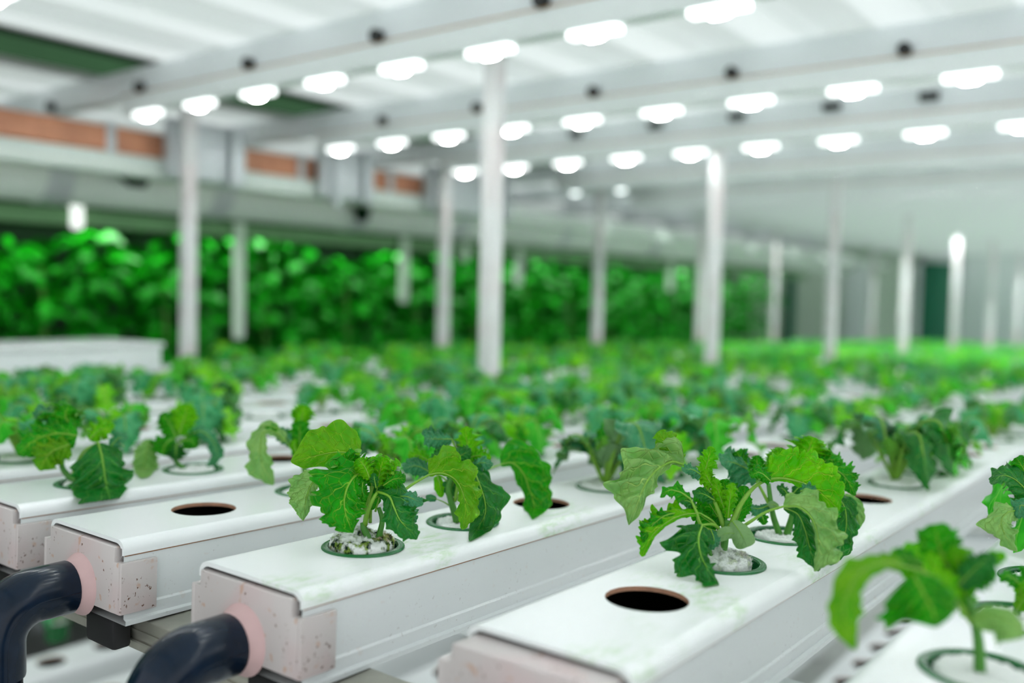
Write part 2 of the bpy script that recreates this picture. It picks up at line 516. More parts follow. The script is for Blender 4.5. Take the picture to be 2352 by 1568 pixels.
# cross bars carrying the channels
def cross_bar(x, label, w=0.045, y0=-0.9, y1=1.83, mat='alu'):
    b = MB()
    h = 0.024
    z = SLOPE*x-0.0585
    for (ya, yb) in ((y0, y1),):
        b.box(x-w/2, x+w/2, ya, yb, z-h, z, bev=0.0015)
        b.box(x-w/2-0.0012, x-w/2, ya, yb, z-h*0.42, z-h*0.34)
        b.box(x-w/2-0.0012, x-w/2, ya, yb, z-h*0.72, z-h*0.66)
    tag(auto_smooth(b.build('cross_bar', mat)), label, 'bar', 'bars under the channels')
cross_bar(0.030, 'stained aluminium bar carrying the near ends of the white channels')
for i, x in enumerate(PX[:3]):
    cross_bar(x+0.042, 'aluminium bar under the channels beside the %s post of the row among the kale' % ORD[i])

# lamp rails: a light bar with LED lamps, and the white beam it hangs from
def lens_mesh(name, mat):
    b = MB()
    L, W_, n_ = 0.0195, 0.0082, 8
    ring = [(W_*math.copysign(abs(math.cos(t))**0.7, math.cos(t)), L*math.copysign(abs(math.sin(t))**0.85, math.sin(t))) for t in [2*math.pi*(k+0.5)/n_ for k in range(n_)]]
    prof = [(1.0, 0.0), (0.96, -0.005), (0.70, -0.0085)]
    v = [(s*x, s*y, z) for s, z in prof for x, y in ring]
    f = [(i*n_+(j+1) % n_, i*n_+j, (i+1)*n_+j, (i+1)*n_+(j+1) % n_)[::-1] for i in range(2) for j in range(n_)]
    b.add(v, f, 1)
    b.f.append(tuple(range(3*n_-1, 2*n_-1, -1))); b.m.append(0)
    o = b.build(name, [mat, mat+'_side' if mat == 'lamp' else mat], smooth=False)
    me = o.data
    bpy.data.objects.remove(o)
    return me
def strip(name, y0, y1, w, mat):
    b = MB(); b.add([(-w, y0, 0), (w, y0, 0), (w, y1, 0), (-w, y1, 0)], [(0, 3, 2, 1)])
    return b
LENS = dict(lit=lens_mesh('lens', 'lamp'), dim=lens_mesh('lens', 'lampdim'), off=lens_mesh('lens', 'lampoff'))
b = MB(); b.box(-0.013, 0.013, -0.048, 0.048, 0.0, 0.008, bev=0.003); o = auto_smooth(b.build('x', 'bar')); HOUS = o.data; bpy.data.objects.remove(o)
b = MB(); b.box(-0.0125, 0.0125, -0.046, 0.046, -0.0030, 0.008, bev=0.003); o = auto_smooth(b.build('x', 'cover')); HOUSLIT = o.data; bpy.data.objects.remove(o)
b = MB(); b.tube([(-0.012, 0, 0), (0.004, 0, 0)], 0.0125, 16); o = auto_smooth(b.build('x', 'black')); CLIP = o.data; bpy.data.objects.remove(o)
b = MB(); b.box(-0.008, 0.008, -0.022, 0.022, -0.010, 0.010, bev=0.002); o = auto_smooth(b.build('x', 'black')); GAP_BLOCK = o.data; bpy.data.objects.remove(o)  # black block painting in the dark gaps along the third rail

LY = [1.646-0.2095*k for k in range(15)]
def lamp_rail(i, x, lit, ytop=1.735, z=0.5815, label='', dim=(), beam=True, ymin=-1.35, yext=2.55, skirt=False, clips=(), clipme=None, clipz=0.646, clipx=-0.012):
    r = empty('lamp_rail', (x, 0, 0))
    bb = MB(); bb.box(-0.016, 0.016, ymin, ytop, z+0.008, 0.632, bev=0.004)
    auto_smooth(bb.build('light_bar', 'bar', r))
    if beam:
        bb = MB(); bb.box(-0.004, 0.040, ymin, yext, 0.633, CZ-0.001, bev=0.004)
        auto_smooth(bb.build('hanger_beam', 'beam', r))
        bb = MB(); bb.tube([(-0.0155, ymin, 0.6335), (-0.0155, 0.4, 0.6335), (-0.0155, ytop, 0.6335)], 0.0014, 6); bb.build('cable', 'wire', r, smooth=True)
    if skirt:
        st_ = strip('diffuser', ymin+0.03, ytop-0.03, 0.007, 'strip').build('diffuser', 'strip', r); st_.location = (0, 0, z+0.007)  # hidden strip added along the far rails to brighten the far bed
    for k, yy in enumerate(LY):
        if skirt:
            break
        if yy < ymin+0.06 or yy > ytop-0.05:
            continue
        lm = link('lamp', HOUSLIT if (lit and not skirt) else HOUS, r, (0, yy, z))
        link('lens', LENS['dim' if k in dim else ('lit' if lit else 'off')], lm, (0, 0, 0.0002))
    if skirt:
        bb = MB()
        for sx in (-1, 1):
            xa, xb = sorted((sx*0.0155, sx*0.0175)); bb.box(xa, xb, ymin, ytop, z-(0.022 if sx < 0 else 0.014), z+0.02)
        bb.build('shade_lip', 'bar', r)  # lips added to keep the lit strip out of view
    for yy in clips:
        link('clip', clipme or CLIP, r, (clipx, yy, clipz))
    tag(r, label, 'lamp rail', 'lamp rails under the corrugated sheet')
    return r
RX = [0.28, 0.90, 1.51, 2.073, 2.75, 3.37, 3.99, 4.61, 5.165, 5.85, 6.47, 7.09, 7.71]
lamp_rail(-1, -0.34, False, label='unlit white lamp rail hanging over the camera side of the bed, above the picture')
lamp_rail(0, RX[0], True, label='lit lamp rail passing the upper left corner above the bed')
lamp_rail(1, RX[1], True, label='nearest lit lamp rail, crossing the top of the picture with big LED lamps', clips=(0.10, 0.483, 0.858, 1.242, 1.658, 2.086))
lamp_rail(2, RX[2], True, label='middle of the three bright lamp rails, with black half-round clips above its lamps', clips=(-0.27, 0.082, 0.427, 0.77, 1.12, 1.46))
lamp_rail(3, RX[3], True, label='lit lamp rail with black blocks for dark gaps along its top, third from the camera', clips=(-0.09, 0.172, 0.407, 0.666, 0.918, 1.193), clipme=GAP_BLOCK, clipz=0.672, clipx=-0.010)
lamp_rail(4, RX[4], False, dim=(0, 1), label='mostly unlit lamp rail behind the three bright ones, two faint lamps at its end')
for i in range(5, len(RX)):
    lamp_rail(i, RX[i], True, skirt=True, label='shaded white lamp rail far back under the ceiling, %s behind the faintly lit one' % ORD[i-5])

# ================================================================== growing channels
HW, HP, HR = 0.05, 0.105, 0.0245        # half width, hole pitch, hole radius
def lid_mesh(first, nseg, lead, matkey):
    """white lid with planting holes; local x=0 is the near end"""
    b = MB()
    fy = 0.0425
    ny = 8
    xs_b = [-HP/2+HP*k/8 for k in range(9)]
    ys_b = [-fy+2*fy*k/8 for k in range(9)]
    bound = [(x, -fy) for x in xs_b[:-1]]+[(HP/2, yq) for yq in ys_b[:-1]]+[(x, fy) for x in xs_b[:0:-1]]+[(-HP/2, yq) for yq in ys_b[:0:-1]]
    nb = len(bound)
    circ = []
    for (x, yq) in bound:
        a = math.atan2(yq, x)
        circ.append((HR*math.cos(a), HR*math.sin(a)))
    arc = [(fy+(HW-fy)*math.sin(t), -(HW-fy)*(1-math.cos(t))) for t in [math.pi/2*k/5 for k in range(6)]]
    arc += [(HW, -0.0100), (HW-0.0022, -0.0103), (HW-0.0022, -0.0075)]
    for sgi in range(nseg):
        cx = first+HP*sgi
        v = [(cx+x, yq, 0) for x, yq in bound]+[(cx+x, yq, 0) for x, yq in circ]+[(cx+x, yq, -0.0028) for x, yq in circ]
        b.add(v, [(i, (i+1) % nb, nb+(i+1) % nb, nb+i) for i in range(nb)], 0)
        b.f += [tuple(len(b.v)-3*nb+q for q in (nb+i, nb+(i+1) % nb, 2*nb+(i+1) % nb, 2*nb+i)) for i in range(nb)]
        b.m += [1]*nb
    x0, x1 = 0.0, first-HP/2
    if x1 > x0:
        xs_l = [x0, x1]
        b.add([(x, yq, 0) for x in xs_l for yq in ys_b], [(i, 9+i, 10+i, i+1) for i in range(8)], 0)
    xe = first-HP/2+HP*nseg
    xall = [0.0]+[first-HP/2+HP*k/8 for k in range(8*nseg+1)]
    for sgn in (-1, 1):
        v = [(x, sgn*yq, z) for x in xall for yq, z in arc]
        na = len(arc)
        q = [(i*na+j, (i+1)*na+j, (i+1)*na+j+1, i*na+j+1) for i in range(len(xall)-1) for j in range(na-1)]
        if sgn < 0:
            q = [tuple(reversed(t)) for t in q]
        b.add(v, q, 0)
    # near end lip (thickness of the sheet)
    full = [(-yq, z) for yq, z in reversed(arc[:-1])]+[(yq, z) for yq, z in arc[:-1]]
    inner = [(yq*0.955, z-0.0026 if abs(yq) < HW-0.001 else z) for yq, z in full]
    nf = len(full)
    b.add([(0, a, z) for a, z in full]+[(0, a, z) for a, z in inner], [(i, i+1, nf+i+1, nf+i) for i in range(nf-1)], 0)
    # underside
    b.add([(0.0005, -fy, -0.0028), (xe, -fy, -0.0028), (xe, fy, -0.0028), (0.0005, fy, -0.0028)], [], 0)
    return b, xe

def body_mesh(xe):
    b = MB()
    w = HW-0.0012
    prof = [(-w+0.003, -0.004), (-w, -0.0106), (-w, -0.0445), (-w-0.0014, -0.0458), (-w-0.0014, -0.0535), (-w-0.0042, -0.0545), (-w-0.0042, -0.0575),
            (w+0.0042, -0.0575), (w+0.0042, -0.0545), (w+0.0014, -0.0535), (w+0.0014, -0.0458), (w, -0.0445), (w, -0.0106), (w-0.003, -0.004)]
    xsb = np.linspace(0.0006, xe, 24)
    n = len(prof)
    v = [(x, a, z) for x in xsb for a, z in prof]
    b.add(v, [(i*n+j, i*n+j+1, (i+1)*n+j+1, (i+1)*n+j) for i in range(len(xsb)-1) for j in range(n-1)], 0)
    b.add([(xe, a, z) for a, z in prof], [tuple(range(n))], 0)
    # dark liner: the shade inside the channel put into its colour
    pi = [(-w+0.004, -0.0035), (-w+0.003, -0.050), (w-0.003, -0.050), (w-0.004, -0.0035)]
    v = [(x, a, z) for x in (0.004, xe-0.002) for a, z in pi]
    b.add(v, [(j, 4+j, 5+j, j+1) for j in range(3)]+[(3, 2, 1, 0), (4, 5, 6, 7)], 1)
    return b

def seam_mesh(xe):
    b = MB()
    for s in (-1, 1):
        ya = s*(HW-0.0009)
        b.add([(0.001, ya, -0.0098), (xe, ya, -0.0098), (xe, ya, -0.0110), (0.001, ya, -0.0110)], [(0, 1, 2, 3)], 0)
        yb = s*(HW-0.0024)
        b.add([(0.001, yb, -0.0098), (xe, yb, -0.0098), (xe, ya, -0.0098), (0.001, ya, -0.0098)], [(0, 1, 2, 3)], 0)
    return b

def end_cap(parent, out):
    """plastic end piece: raised tongue, shoulders and side tabs that grip the channel; out = how far it stands out"""
    w = HW+0.0005
    x0, x1 = -0.0035-out, 0.004
    b = MB()
    b.box(x0, x1, -w+0.0065, w-0.0065, -0.0500, -0.0045, bev=0.0009)      # raised tongue under the lid
    b.box(x0+0.0002, x1-0.001, -w-0.001, w+0.001, -0.0498, -0.0146, bev=0.0006)  # shoulders
    for s in (-1, 1):
        ya, yb = sorted((s*(HW-0.0006), s*(w+0.0026)))
        b.box(x0+0.0001, 0.0235, ya, yb, -0.0495, -0.0144, bev=0.0006)
    e = auto_smooth(b.build('end_cap', 'cap', parent))
    return e

# --- drain elbow: socket, bend, downpipe
def elbow_parts():
    pts, rad = [], []
    def seg(p, r): pts.append(p); rad.append(r)
    zc, r0 = -0.0385, 0.0185
    seg((-0.0125, 0, zc), r0*0.97); seg((-0.0135, 0, zc), r0); seg((-0.030, 0, zc), r0)
    seg((-0.034, 0, zc), r0*0.995)
    bx, br = -0.036, 0.026
    for k in range(1, 13):
        t = math.pi/2*k/12
        seg((bx-br*math.sin(t), 0, zc-br*(1-math.cos(t))), r0*(1.0+0.02*math.sin(2*t)))
    zx = zc-br
    seg((bx-br, 0, zx-0.004), r0); seg((bx-br, 0, zx-0.022), r0*1.0); seg((bx-br, 0, zx-0.0235), r0*0.985); seg((bx-br, 0, zx-0.024), r0*0.90)
    b = MB(); b.tube(pts, rad, 28)
    p = MB(); p.tube([(bx-br, 0, zx-0.020), (bx-br, 0, zx-0.2), (bx-br, 0, -0.62)], 0.0165, 22)
    g = MB()
    prof = [(0.0150, -0.0002), (0.0222, -0.0002), (0.0212, 0.0018), (0.0186, 0.0045), (0.0172, 0.0098), (0.0120, 0.0100)]
    v = []
    n = 32
    for r, h in prof:
        for j in range(n):
            t = 2*math.pi*j/n
            v.append((-0.0035-h, r*math.cos(t), zc+r*math.sin(t)))
    g.add(v, [(i*n+j, i*n+(j+1) % n, (i+1)*n+(j+1) % n, (i+1)*n+j) for i in range(len(prof)-1) for j in range(n)])
    # mould line along the bend
    ml = MB()
    mp = [(x, -r*0.998, z) for (x, _, z), r in zip(pts[1:-2], rad[1:-2])]
    ml.tube(mp, 0.0004, 5)
    return b, p, g, ml

lids, bodies = {}, {}
#        key  y_front  x_end   first hole (world x)   hole count
CHN = [('D', -0.3755, 0.030, 0.139, 77), ('C', -0.2004, 0.0266, 0.129, 77), ('B', 0.0, 0.0, 0.094, 77), ('A', 0.1732, -0.009, 0.087, 77),
       ('Z', 0.3272, -0.006, 0.075, 77), ('Y1', 0.487, 0.0, 0.09, 77), ('Y2', 0.630, 0.0, 0.08, 77), ('Y3', 0.775, 0.0, 0.10, 77), ('Y4', 0.940, 0.0, 0.09, 77),
       ('Y5', 1.105, 0.0, 0.085, 77), ('Y6', 1.270, 0.0, 0.10, 77), ('Y7', 1.435, 0.0, 0.09, 77), ('Y8', 1.600, 0.0, 0.08, 77)]
CLAB = {'D': 'long white growing channel at the lower right, its near end below the picture',
        'C': 'white growing channel in the right foreground, empty dark hole near its end',
        'B': 'white growing channel in the middle with algae stains and a dark blue drain elbow',
        'A': 'second white growing channel from the left with one empty dark hole near its end',
        'Z': 'white growing channel at the left edge, two kale plants near its end'}
HOLES = {}
shared = {}
EB, EP, EG, EM = elbow_parts()
for ci, (key, yf, xend, fh, nh) in enumerate(CHN):
    yc = yf+HW
    ch = empty('growing_channel', (xend, yc, SLOPE*xend))
    ch.rotation_euler = (0, math.atan(-SLOPE), 0)
    first = fh-xend
    sk = round(first, 3)
    mk = 'lid_green' if key in 'BC' else 'lid'
    if (sk, mk) not in shared:
        lb, xe = lid_mesh(first, nh, 0, mk)
        lo = auto_smooth(lb.build('lid', [mk, 'holeedge'], ch), 40)
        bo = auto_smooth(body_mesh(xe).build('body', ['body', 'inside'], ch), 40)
        so = seam_mesh(xe).build('seam', 'seam', ch)
        shared[(sk, mk)] = (lo.data, bo.data, so.data)
    else:
        for nm, me in zip(('lid', 'body', 'seam'), shared[(sk, mk)]):
            link(nm, me, ch)
    end_cap(ch, 0.0165 if key == 'C' else 0.0)
    yo = 0.0
    g = EG.build('gasket', 'gasket', ch, smooth=True, loc=(-0.0165 if key == 'C' else 0, yo, 0)); auto_smooth(g, 50)
    lab = CLAB.get(key) or 'white growing channel behind the front ones, %s beyond the channel at the left edge' % ORD[int(key[1])-1]
    tag(ch, lab, 'channel', 'white growing channels of the bed')
    HOLES[key] = [(fh+HP*k, yc, SLOPE*(fh+HP*k)) for k in range(nh)]
    if key in 'ABCZ':
        e = empty('drain_elbow', (xend-(0.0165 if key == 'C' else 0), yc+yo, SLOPE*xend))
        body = auto_smooth(EB.build('elbow', 'pvc', e), 45)
        EM.build('mould_line', 'pvc', body, smooth=True)
        EP.build('downpipe', 'pvc', e, smooth=True)
        tag(e, {'A': 'dark blue plastic drain elbow at the left edge of the picture', 'B': 'dark blue plastic drain elbow on the middle channel, bottom left',
                'C': 'dark blue drain elbow below the right foreground channel, under the picture', 'Z': 'dark blue drain elbow beyond the left edge of the picture'}[key], 'pipe elbow', 'drain elbows on the channel ends')
    if key in 'ABCZ':
        rb = MB(); rb.box(-0.002, 0.012, -0.030, 0.008, -0.022, 0.0, bev=0.003)
        tag(auto_smooth(rb.build('rubber_foot', 'rubber', loc=(xend+0.002, yc-0.006, -0.0578))),
            'black rubber block wedged under the end of the %s channel' % {'A': 'second', 'B': 'middle', 'C': 'right foreground', 'Z': 'leftmost'}[key], 'block', 'rubber blocks under the channel ends')

# ================================================================== lower tier, seen through the gaps
LZ = -0.50
lsh = None
for i in range(9):
    yc = -0.30+0.19*i
    ch = empty('growing_channel', (0.25, yc, LZ))
    if lsh is None:
        lb, xe = lid_mesh(0.10, 30, 0, 'lid')
        lo = auto_smooth(lb.build('lid', ['lid', 'holeedge'], ch), 40)
        bo = auto_smooth(body_mesh(xe).build('body', ['body', 'inside'], ch), 40)
        lsh = (lo.data, bo.data)
    else:
        link('lid', lsh[0], ch); link('body', lsh[1], ch)
    tag(ch, 'blurred white growing channel on the lower tier, seen through gaps in the bed', 'channel', 'channels of the lower tier')
for x in (0.18, 1.17, 2.2, 3.2):
    cb = MB(); cb.box(x, x+0.04, -0.6, 1.83, LZ-0.084, LZ-0.0585, bev=0.002)
    tag(auto_smooth(cb.build('cross_bar', 'alu')), 'aluminium bar under the channels of the lower tier', 'bar', 'bars of the lower tier')
for x in (0.36, 0.98, 1.60):
    r = empty('lamp_rail', (x, 0, 0))
    bb = MB(); bb.box(-0.016, 0.016, -0.6, 1.735, -0.165, -0.13, bev=0.004); auto_smooth(bb.build('light_bar', 'bar', r))
    st_ = strip('diffuser', -0.55, 1.70, 0.010, 'strip').build('diffuser', 'strip_low', r); st_.location = (0, 0, -0.1656)
    tag(r, 'lamp rail of the lower tier hidden beneath the bed', 'lamp rail', 'lamp rails of the lower tier')

# ================================================================== far side: duct, timber, tall crop
# round duct with joint collars along the far side
b = MB()
r0 = 0.092
pts = [(-0.6+0.5*k, 2.20, 0.492) for k in range(18)]
b.tube(pts, r0, 28)
dk = empty('air_duct', (0, 0, 0))
b.build('duct_pipe', 'duct', dk, smooth=True)
for x in (0.05, 0.93, 1.45, 2.05, 2.62, 3.4, 4.3, 5.2, 6.2):
    b = MB(); b.tube([(x-0.035, 2.20, 0.492), (x+0.035, 2.20, 0.492)], r0+0.005, 28); auto_smooth(b.build('joint_collar', 'steel', dk))
tag(dk, 'big round pale air duct running along behind the bed under the ceiling', 'duct')
tb = empty('timber_beam', (0, 0, 0))
b = MB(); b.box(-0.6, 2.36, 1.93, 1.97, 0.527, 0.594, bev=0.004); auto_smooth(b.build('beam_length', 'orange', tb))
for x in (0.965, 1.60, 2.0):
    bb = MB(); bb.box(x-0.012, x+0.012, 1.922, 1.978, 0.518, 0.600, bev=0.003); auto_smooth(bb.build('strap', 'steel', tb))
tag(tb, 'orange-brown timber beam under the ceiling edge at the upper left', 'beam')
# pale edge beam below the timber
tag(box_obj('edge_beam', (-0.6, 8.2, 1.915, 1.985, 0.470, 0.524), 'duct', bev=0.005), 'pale grey beam directly below the orange timber', 'beam')
# plates that close the rails' far ends
for i, (xa, xb) in enumerate(((1.10, 1.345), (1.64, 1.86), (2.14, 2.62))):
    bb = MB(); bb.box(xa, xb, 1.865, 1.905, 0.47, 0.632, bev=0.006); bb.box(xa+0.03, xa+0.06, 1.845, 1.866, 0.44, 0.632, bev=0.004); bb.box(xb-0.06, xb-0.03, 1.845, 1.866, 0.46, 0.632, bev=0.004)
    tag(auto_smooth(bb.build('rail_bracket', 'steel')), 'blue-grey steel bracket plate at the far rail ends, %s from the left' % ORD[i], 'bracket', 'steel brackets at the rail ends')
# dark green triangular brackets on the duct
for (px, py, wd_, lab) in ((312, 395, 0.055, 'left'), (830, 482, 0.045, 'right')):
    k = (2.08-CAM[1])/ray(px, py)[1]
    c = CAM+k*ray(px, py)
    bb = MB()
    w2 = wd_
    v = []
    for yy in (2.07, 2.09):
        v += [(c[0]-w2*(2.2 if lab == 'left' else 1), yy, c[2]+0.035), (c[0]+w2, yy, c[2]+0.030), (c[0]+w2*0.5, yy, c[2]-0.042), (c[0]-w2*0.3, yy, c[2]-0.042)]
    bb.add(v, [(0, 1, 2, 3), (7, 6, 5, 4), (0, 4, 5, 1), (1, 5, 6, 2), (2, 6, 7, 3), (3, 7, 4, 0)])
    tag(bb.build('bracket', 'dkgreen'), 'dark green triangular bracket in front of the duct, %s one' % lab, 'bracket', 'green duct brackets')
# shelf above the tall crop, its tubes and bulb
tag(box_obj('crop_shelf', (-0.6, 7.2, 2.36, 3.3, 0.40, 0.43), 'dkgreen', bev=0.003), 'dark green shelf above the tall leafy crop behind the bed', 'shelf')
struct(box_obj('trim_6', (-0.6, 7.2, 2.30, 2.34, 0.350, 0.40), 'midgreen', bev=0.003))
cr = empty('lamp_rail', (0, 2.42, 0))  # unseen lamp rail added to brighten the tall crop
q = MB(); q.box(-0.4, 7.0, -0.02, 0.02, 0.386, 0.40, bev=0.003); auto_smooth(q.build('light_bar', 'bar', cr))
st_ = strip('diffuser', -0.35, 6.95, 0.012, 'strip').build('diffuser', 'crop_fill', cr); st_.location = (0, 0, 0.3854); st_.rotation_euler = (0, 0, -math.pi/2)
tag(cr, 'unseen lamp rail added under the shelf to brighten the tall leafy crop', 'lamp rail')
def on_y(px, py, yy):
    k = (yy-CAM[1])/ray(px, py)[1]
    return CAM+k*ray(px, py)
for i, (px, top, bot) in enumerate(((550, 470, 778), (930, 500, 695), (1193, 520, 655), (1542, 560, 668), (1068, 520, 600))):
    a, c = on_y(px, top, 2.28), on_y(px, bot, 2.28)
    bb = MB(); bb.tube([(a[0], 2.28, 0.40), (a[0], 2.28, c[2]+0.02), (a[0], 2.28, c[2])], [0.02, 0.02, 0.016], 16)
    tag(auto_smooth(bb.build('hanging_tube', 'palegreen')), 'pale tube hanging in front of the tall crop, %s from the left' % ORD[[0, 1, 3, 4, 2][i]], 'tube', 'tubes hanging before the tall crop')
a = on_y(176, 492, 2.30)
bb = empty('hanging_bulb', tuple(a))
q = MB(); q.lathe([(0.0, 0.045), (0.014, 0.043), (0.019, 0.033), (0.020, -0.03), (0.015, -0.041), (0.0, -0.045)], 20); q.build('bulb', 'glow', bb, smooth=True)
q = MB(); q.tube([(0, 0, 0.044), (0, 0, 0.07)], 0.010, 12); q.build('socket', 'bar', bb, smooth=True)
q = MB(); q.tube([(0, 0, 0.07), (0, 0, 0.40-a[2])], 0.003, 6); q.build('cord', 'bar', bb, smooth=True)
tag(bb, 'frosted white bulb hanging at the far left above the dark foliage', 'bulb')
# white planter at the left
zt = on_y(372, 786, 1.29)
zr = SLOPE*0.5
pl = empty('planter_box', (0, 0, 0))
q = MB(); q.box(-0.3, zt[0], 1.29, 1.50, 0.0005, zt[2]-0.006, bev=0.006); auto_smooth(q.build('box', 'bar', pl))
q = MB(); q.box(-0.305, zt[0]+0.004, 1.284, 1.506, zt[2]-0.010, zt[2], bev=0.003); auto_smooth(q.build('rim', 'lid', pl))
tag(pl, 'blurred white planter box at the left edge below the dark foliage, lying on the channels', 'planter')

# ================================================================== leaves and plants
RNG = random.Random(7)
def catmull(P, n):
    P = np.asarray(P, float)
    if len(P) == 2:
        P = np.array([P[0], P[0]*0.5+P[1]*0.5, P[1]])
    seg = np.linalg.norm(np.diff(P[:, :3], axis=0), axis=1)
    u = np.concatenate([[0], np.cumsum(np.sqrt(seg+1e-12))])
    u /= u[-1]
    Q = np.vstack([2*P[0]-P[1], P, 2*P[-1]-P[-2]])
    uu = np.concatenate([[2*u[0]-u[1]], u, [2*u[-1]-u[-2]]])
    out = np.zeros((n, P.shape[1]))
    for i, t in enumerate(np.linspace(0, 1, n)):
        k = min(max(np.searchsorted(u, t, side='right')-1, 0), len(P)-2)
        t0, t1, t2, t3 = uu[k:k+4]
        p0, p1, p2, p3 = Q[k:k+4]
        a1 = (t1-t)/(t1-t0)*p0+(t-t0)/(t1-t0)*p1
        a2 = (t2-t)/(t2-t1)*p1+(t-t1)/(t2-t1)*p2
        a3 = (t3-t)/(t3-t2)*p2+(t-t2)/(t3-t2)*p3
        b1 = (t2-t)/(t2-t0)*a1+(t-t0)/(t2-t0)*a2
        b2 = (t3-t)/(t3-t1)*a2+(t-t1)/(t3-t1)*a3
        out[i] = (t2-t)/(t2-t1)*b1+(t-t1)/(t2-t1)*b2
    return out

def blade(rib, wl, wr, nrm, tl=0.0, tr=0.0, ruf=0.14, lobe=0.24, teeth=0.12, nt=44, nv=9, seed=0, bulge=0.075, nl=4.0, curl=-0.10, flip=False, frill=0.06):
    """leaf blade grown on a midrib. wl/wr: half widths to the left/right of travel, nrm: which way the shown face looks,
    tl/tr: how far each half is bent towards that side (radians)"""
    rg = random.Random(seed)
    P = catmull(rib, nt)
    n0 = np.asarray(nrm, float)
    ww = [np.interp(np.linspace(0, 1, nt), np.linspace(0, 1, len(w)), w) for w in (wl, wr)]
    for k in range(2):                    # soften the width profile
        w = ww[k]
        w = np.convolve(np.pad(w, 2, mode='edge'), [.1, .2, .4, .2, .1], 'valid')
        ww[k] = w
    tq = np.linspace(0, 1, nt)
    rnd = np.where(tq > 0.84, np.sqrt(np.clip(1-((tq-0.84)/0.16)**2, 0.0, 1)), 1.0)*np.where(tq < 0.07, 0.45+0.55*np.sqrt(np.clip(1-((0.07-tq)/0.07)**2, 0, 1)), 1.0)
    ww = [w*np.maximum(rnd, 0.02) for w in ww]
    T = np.gradient(P, axis=0)
    T /= np.linalg.norm(T, axis=1)[:, None]+1e-12
    ts = np.linspace(0, 1, nt)
    rows = {}
    V, UV = [], []
    ph = [rg.random()*6.28 for _ in range(12)]
    ta = [[rg.uniform(0.3, 1.5) for _ in range(64)] for _ in range(2)]
    L = np.zeros_like(P); NN = np.zeros_like(P)
    nprev = n0 if n0.ndim == 1 else n0[0]
    for i in range(nt):
        nn = n0 if n0.ndim == 1 else n0[min(i, len(n0)-1)]
        nn = nn-T[i]*(nn @ T[i])
        ln = np.linalg.norm(nn)
        if ln < 0.2:
            nn = nprev-T[i]*(nprev @ T[i]); ln = np.linalg.norm(nn)
        nn = nn/(ln+1e-12)
        nprev = nn
        NN[i] = nn
        L[i] = np.cross(nn, T[i])
    for side in (0, 1):
        sg = 1 if side == 0 else -1
        th = tl if side == 0 else tr
        w = ww[side]/max(0.35, math.cos(th))
        for i in range(nt):
            t = ts[i]
            d = sg*L[i]*math.cos(th)+NN[i]*math.sin(th)
            m = np.cross(d, T[i])*sg
            m = m/(np.linalg.norm(m)+1e-12)
            if m @ NN[i] < 0:
                m = -m
            a = nl*t*2*math.pi+ph[side]
            lob = 1-lobe*(0.5+0.5*math.cos(a))-0.5*lobe*(0.5+0.5*math.cos(2.3*a+ph[2+side]))
            sq = t*nl*3.3+ph[4+side]
            saw = sq % 1.0
            am = ta[side][int(sq) % 64]
            lob += teeth*am*((saw if saw < 0.72 else 2.57*(1-saw))-0.15)*1.5
            for j in range(1 if side else 0, nv+1):
                v = j/nv
                x = v*(1+(lob-1)*v**1.5)
                off = 0.0
                if ruf:
                    off += ruf*v**2.2*math.sin(a*1.0+ph[6+side]+2.2*v)+0.55*ruf*v**3*math.sin(2.7*a+ph[8+side])
                off += bulge*math.sin(math.pi*min(1, v*1.05))*math.cos(2*math.pi*(t*5-0.75*v*1.5)+0.45*6.28*(1-side)+1.6)
                off += curl*v*v
                if v > 0.6:
                    off += frill*((v-0.6)/0.4)**2*math.sin(2*math.pi*sq*0.5+ph[10+side])*am
                sc = w[i]
                back = -0.10*sc*v                # veins sweep forward
                p = P[i]+d*(sc*x)+m*(off*sc)-T[i]*back
                rows[(side, i, j)] = len(V)
                V.append(p)
                UV.append((t, 0.5+sg*0.5*v))
    F = []
    def idx(side, i, j):
        return rows[(0, i, 0)] if j == 0 else rows[(side, i, j)]
    for i in range(nt-1):
        for j in range(nv):
            q = (idx(0, i, j), idx(0, i+1, j), idx(0, i+1, j+1), idx(0, i, j+1))
            F.append(q if not flip else q[::-1])
            q = (idx(1, i, j+1), idx(1, i+1, j+1), idx(1, i+1, j), idx(1, i, j))
            F.append(q if not flip else q[::-1])
    # make the shown side the front side
    a, b_, c = (np.asarray(V[k]) for k in F[0][:3])
    tot = 0.0
    for q in F[::37]:
        a, b_, c = (np.asarray(V[k]) for k in q[:3])
        tot += np.cross(b_-a, c-a) @ NN[nt//2]
    if tot < 0:
        F = [q[::-1] for q in F]
    return V, F, UV, P, NN

# ---- net cups and sponges
def cup_mesh(n):
    b = MB()
    b.lathe([(0.0232, 0.0004), (0.0240, 0.0017), (0.0268, 0.0019), (0.0282, 0.0011), (0.0284, 0.0002), (0.0246, 0.0001)], n)
    b2 = MB()
    b2.lathe([(0.0240, 0.0008), (0.0232, -0.004), (0.0205, -0.036), (0.0195, -0.038), (0.0, -0.038)], n)
    return b, b2
c1, c2 = cup_mesh(40)
o = c1.build('rim', 'cup', smooth=True); CUPRIM = auto_smooth(o, 50).data; bpy.data.objects.remove(o)
o = c2.build('basket', 'cup', smooth=True); CUPBASK = o.data; bpy.data.objects.remove(o)
c1, c2 = cup_mesh(16)
cj = MB(); cj.add(c1.v, c1.f); cj.add(c2.v, c2.f)
o = cj.build('net_cup', 'cup', smooth=True); CUPFAR = o.data; bpy.data.objects.remove(o)
CUPFARV = (cj.v, cj.f)

